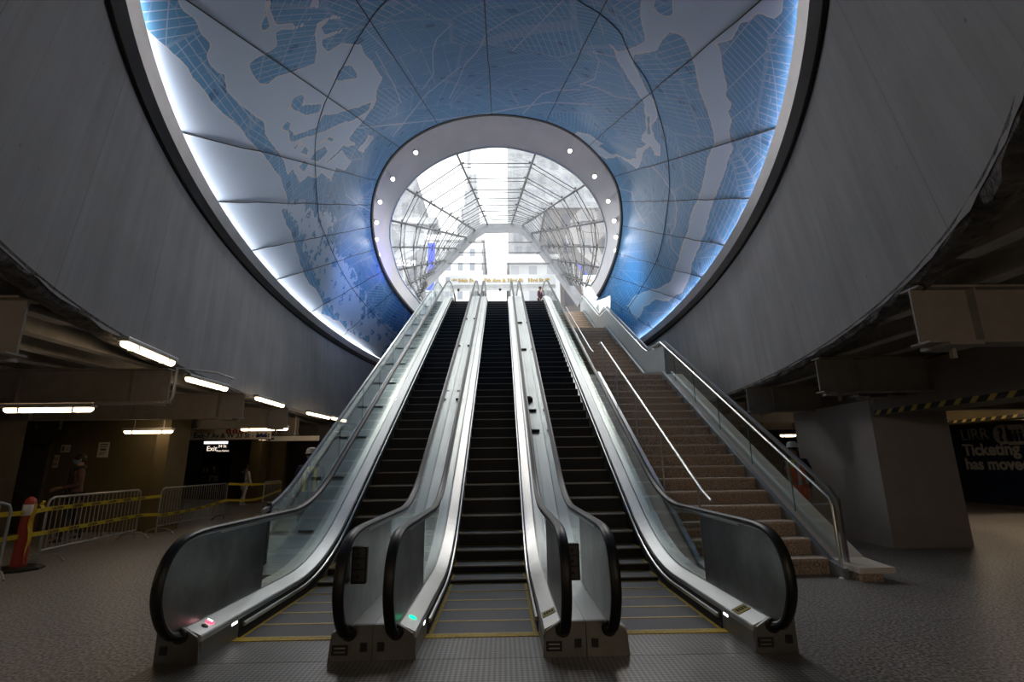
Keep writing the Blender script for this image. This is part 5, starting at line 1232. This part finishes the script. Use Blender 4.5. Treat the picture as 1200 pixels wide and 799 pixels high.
person('person in dusty pink coat, dark scarf and face mask walking behind the nearest barrier',(f1[0],f1[1]+.05,0),math.radians(-42),1.86,
  dict(ell=(.27,.02,1.13),wrl=(.16,-.26,1.08),elr=(-.25,.06,1.13),wrr=(-.10,-.24,1.06),knl=(.10,-.10,.50),anl=(.10,-.14,.09),knr=(-.10,.06,.50),anr=(-.10,.22,.12)),'pink_cloth','coat_dark','shoe_dark',True,('hair','mask','scarf'))
f2=onz(284,592.5,0)
person('person in white coat with navy backpack walking away beyond the tape',(f2[0],f2[1],0),math.radians(152),1.64,
  dict(knl=(.10,-.08,.50),anl=(.10,-.10,.09),knr=(-.10,.05,.50),anr=(-.10,.20,.12),ell=(.25,.07,1.12),wrl=(.24,.02,.88),elr=(-.25,-.02,1.12),wrr=(-.24,-.14,.90)),'coat_white','coat_white','shoe_white',True,('hair','backpack'))
q=ony(366,523,10.9)
person('worker in white helmet, blue mask and yellow safety vest behind the left glass guard',(q[0],q[1],0),math.radians(18),1.87,dict(),'navy_cloth','jeans','shoe_dark',False,('hair','helmet','mask',('vest','coat_dark','hivis_yellow','hivis_yellow')))
q=ony(928,517,10.9)
person('worker in white helmet, orange vest and trousers beyond the stair glass',(q[0],q[1],0),math.radians(-50),1.88,
  dict(knl=(.10,-.06,.50),anl=(.10,-.08,.09),knr=(-.10,.05,.50),anr=(-.10,.14,.10)),'navy_cloth','hivis_orange','shoe_dark',False,('hair','helmet',('vest','hivis_orange','silver_tape','hivis_yellow')))
q=ony(633,340,27.2)
person('person in a dark plum coat standing at the top of the right escalator',(q[0],q[1],9.66),math.radians(60),1.62,dict(wrl=(.12,-.24,1.06),ell=(.25,-.02,1.14)),'plum_cloth','coat_dark','shoe_dark',True,('hair',))
# ------------------------------------------------------------------ coloured spots without fixtures, the fill ones added to brighten the map
def light(name,kind,loc,col,en,**k):
    l=bpy.data.lights.new(name,kind); l.color=col; l.energy=en
    for a,b in k.items(): setattr(l,a,b)
    o=bpy.data.objects.new(name,l); COL.objects.link(o); o.location=loc; return o
o=light('blue_uplight','SPOT',(-3.75,21.2,9.9),(.16,.14,1.0),BLUE,spot_size=math.radians(110),spot_blend=.8,shadow_soft_size=.3)
o.rotation_euler=(Vector((-5.2,20.2,10.3))-o.location).to_track_quat('-Z','Y').to_euler()

o=light('blue_fill','SPOT',(-3.3,17.2,7.9),(.25,.42,1.0),FILL,spot_size=math.radians(140),spot_blend=1.0,shadow_soft_size=.3)  # added in mid-air without a fixture to brighten the map's lower left
o.rotation_euler=(Vector((-5.8,19.5,8.9))-o.location).to_track_quat('-Z','Y').to_euler()
o=light('cyan_fill','SPOT',(3.6,18.6,8.9),(.20,.60,1.0),FILL,spot_size=math.radians(140),spot_blend=1.0,shadow_soft_size=.3)  # added above the stairs without a fixture to brighten the map's lower right
o.rotation_euler=(Vector((5.9,19.3,9.0))-o.location).to_track_quat('-Z','Y').to_euler()
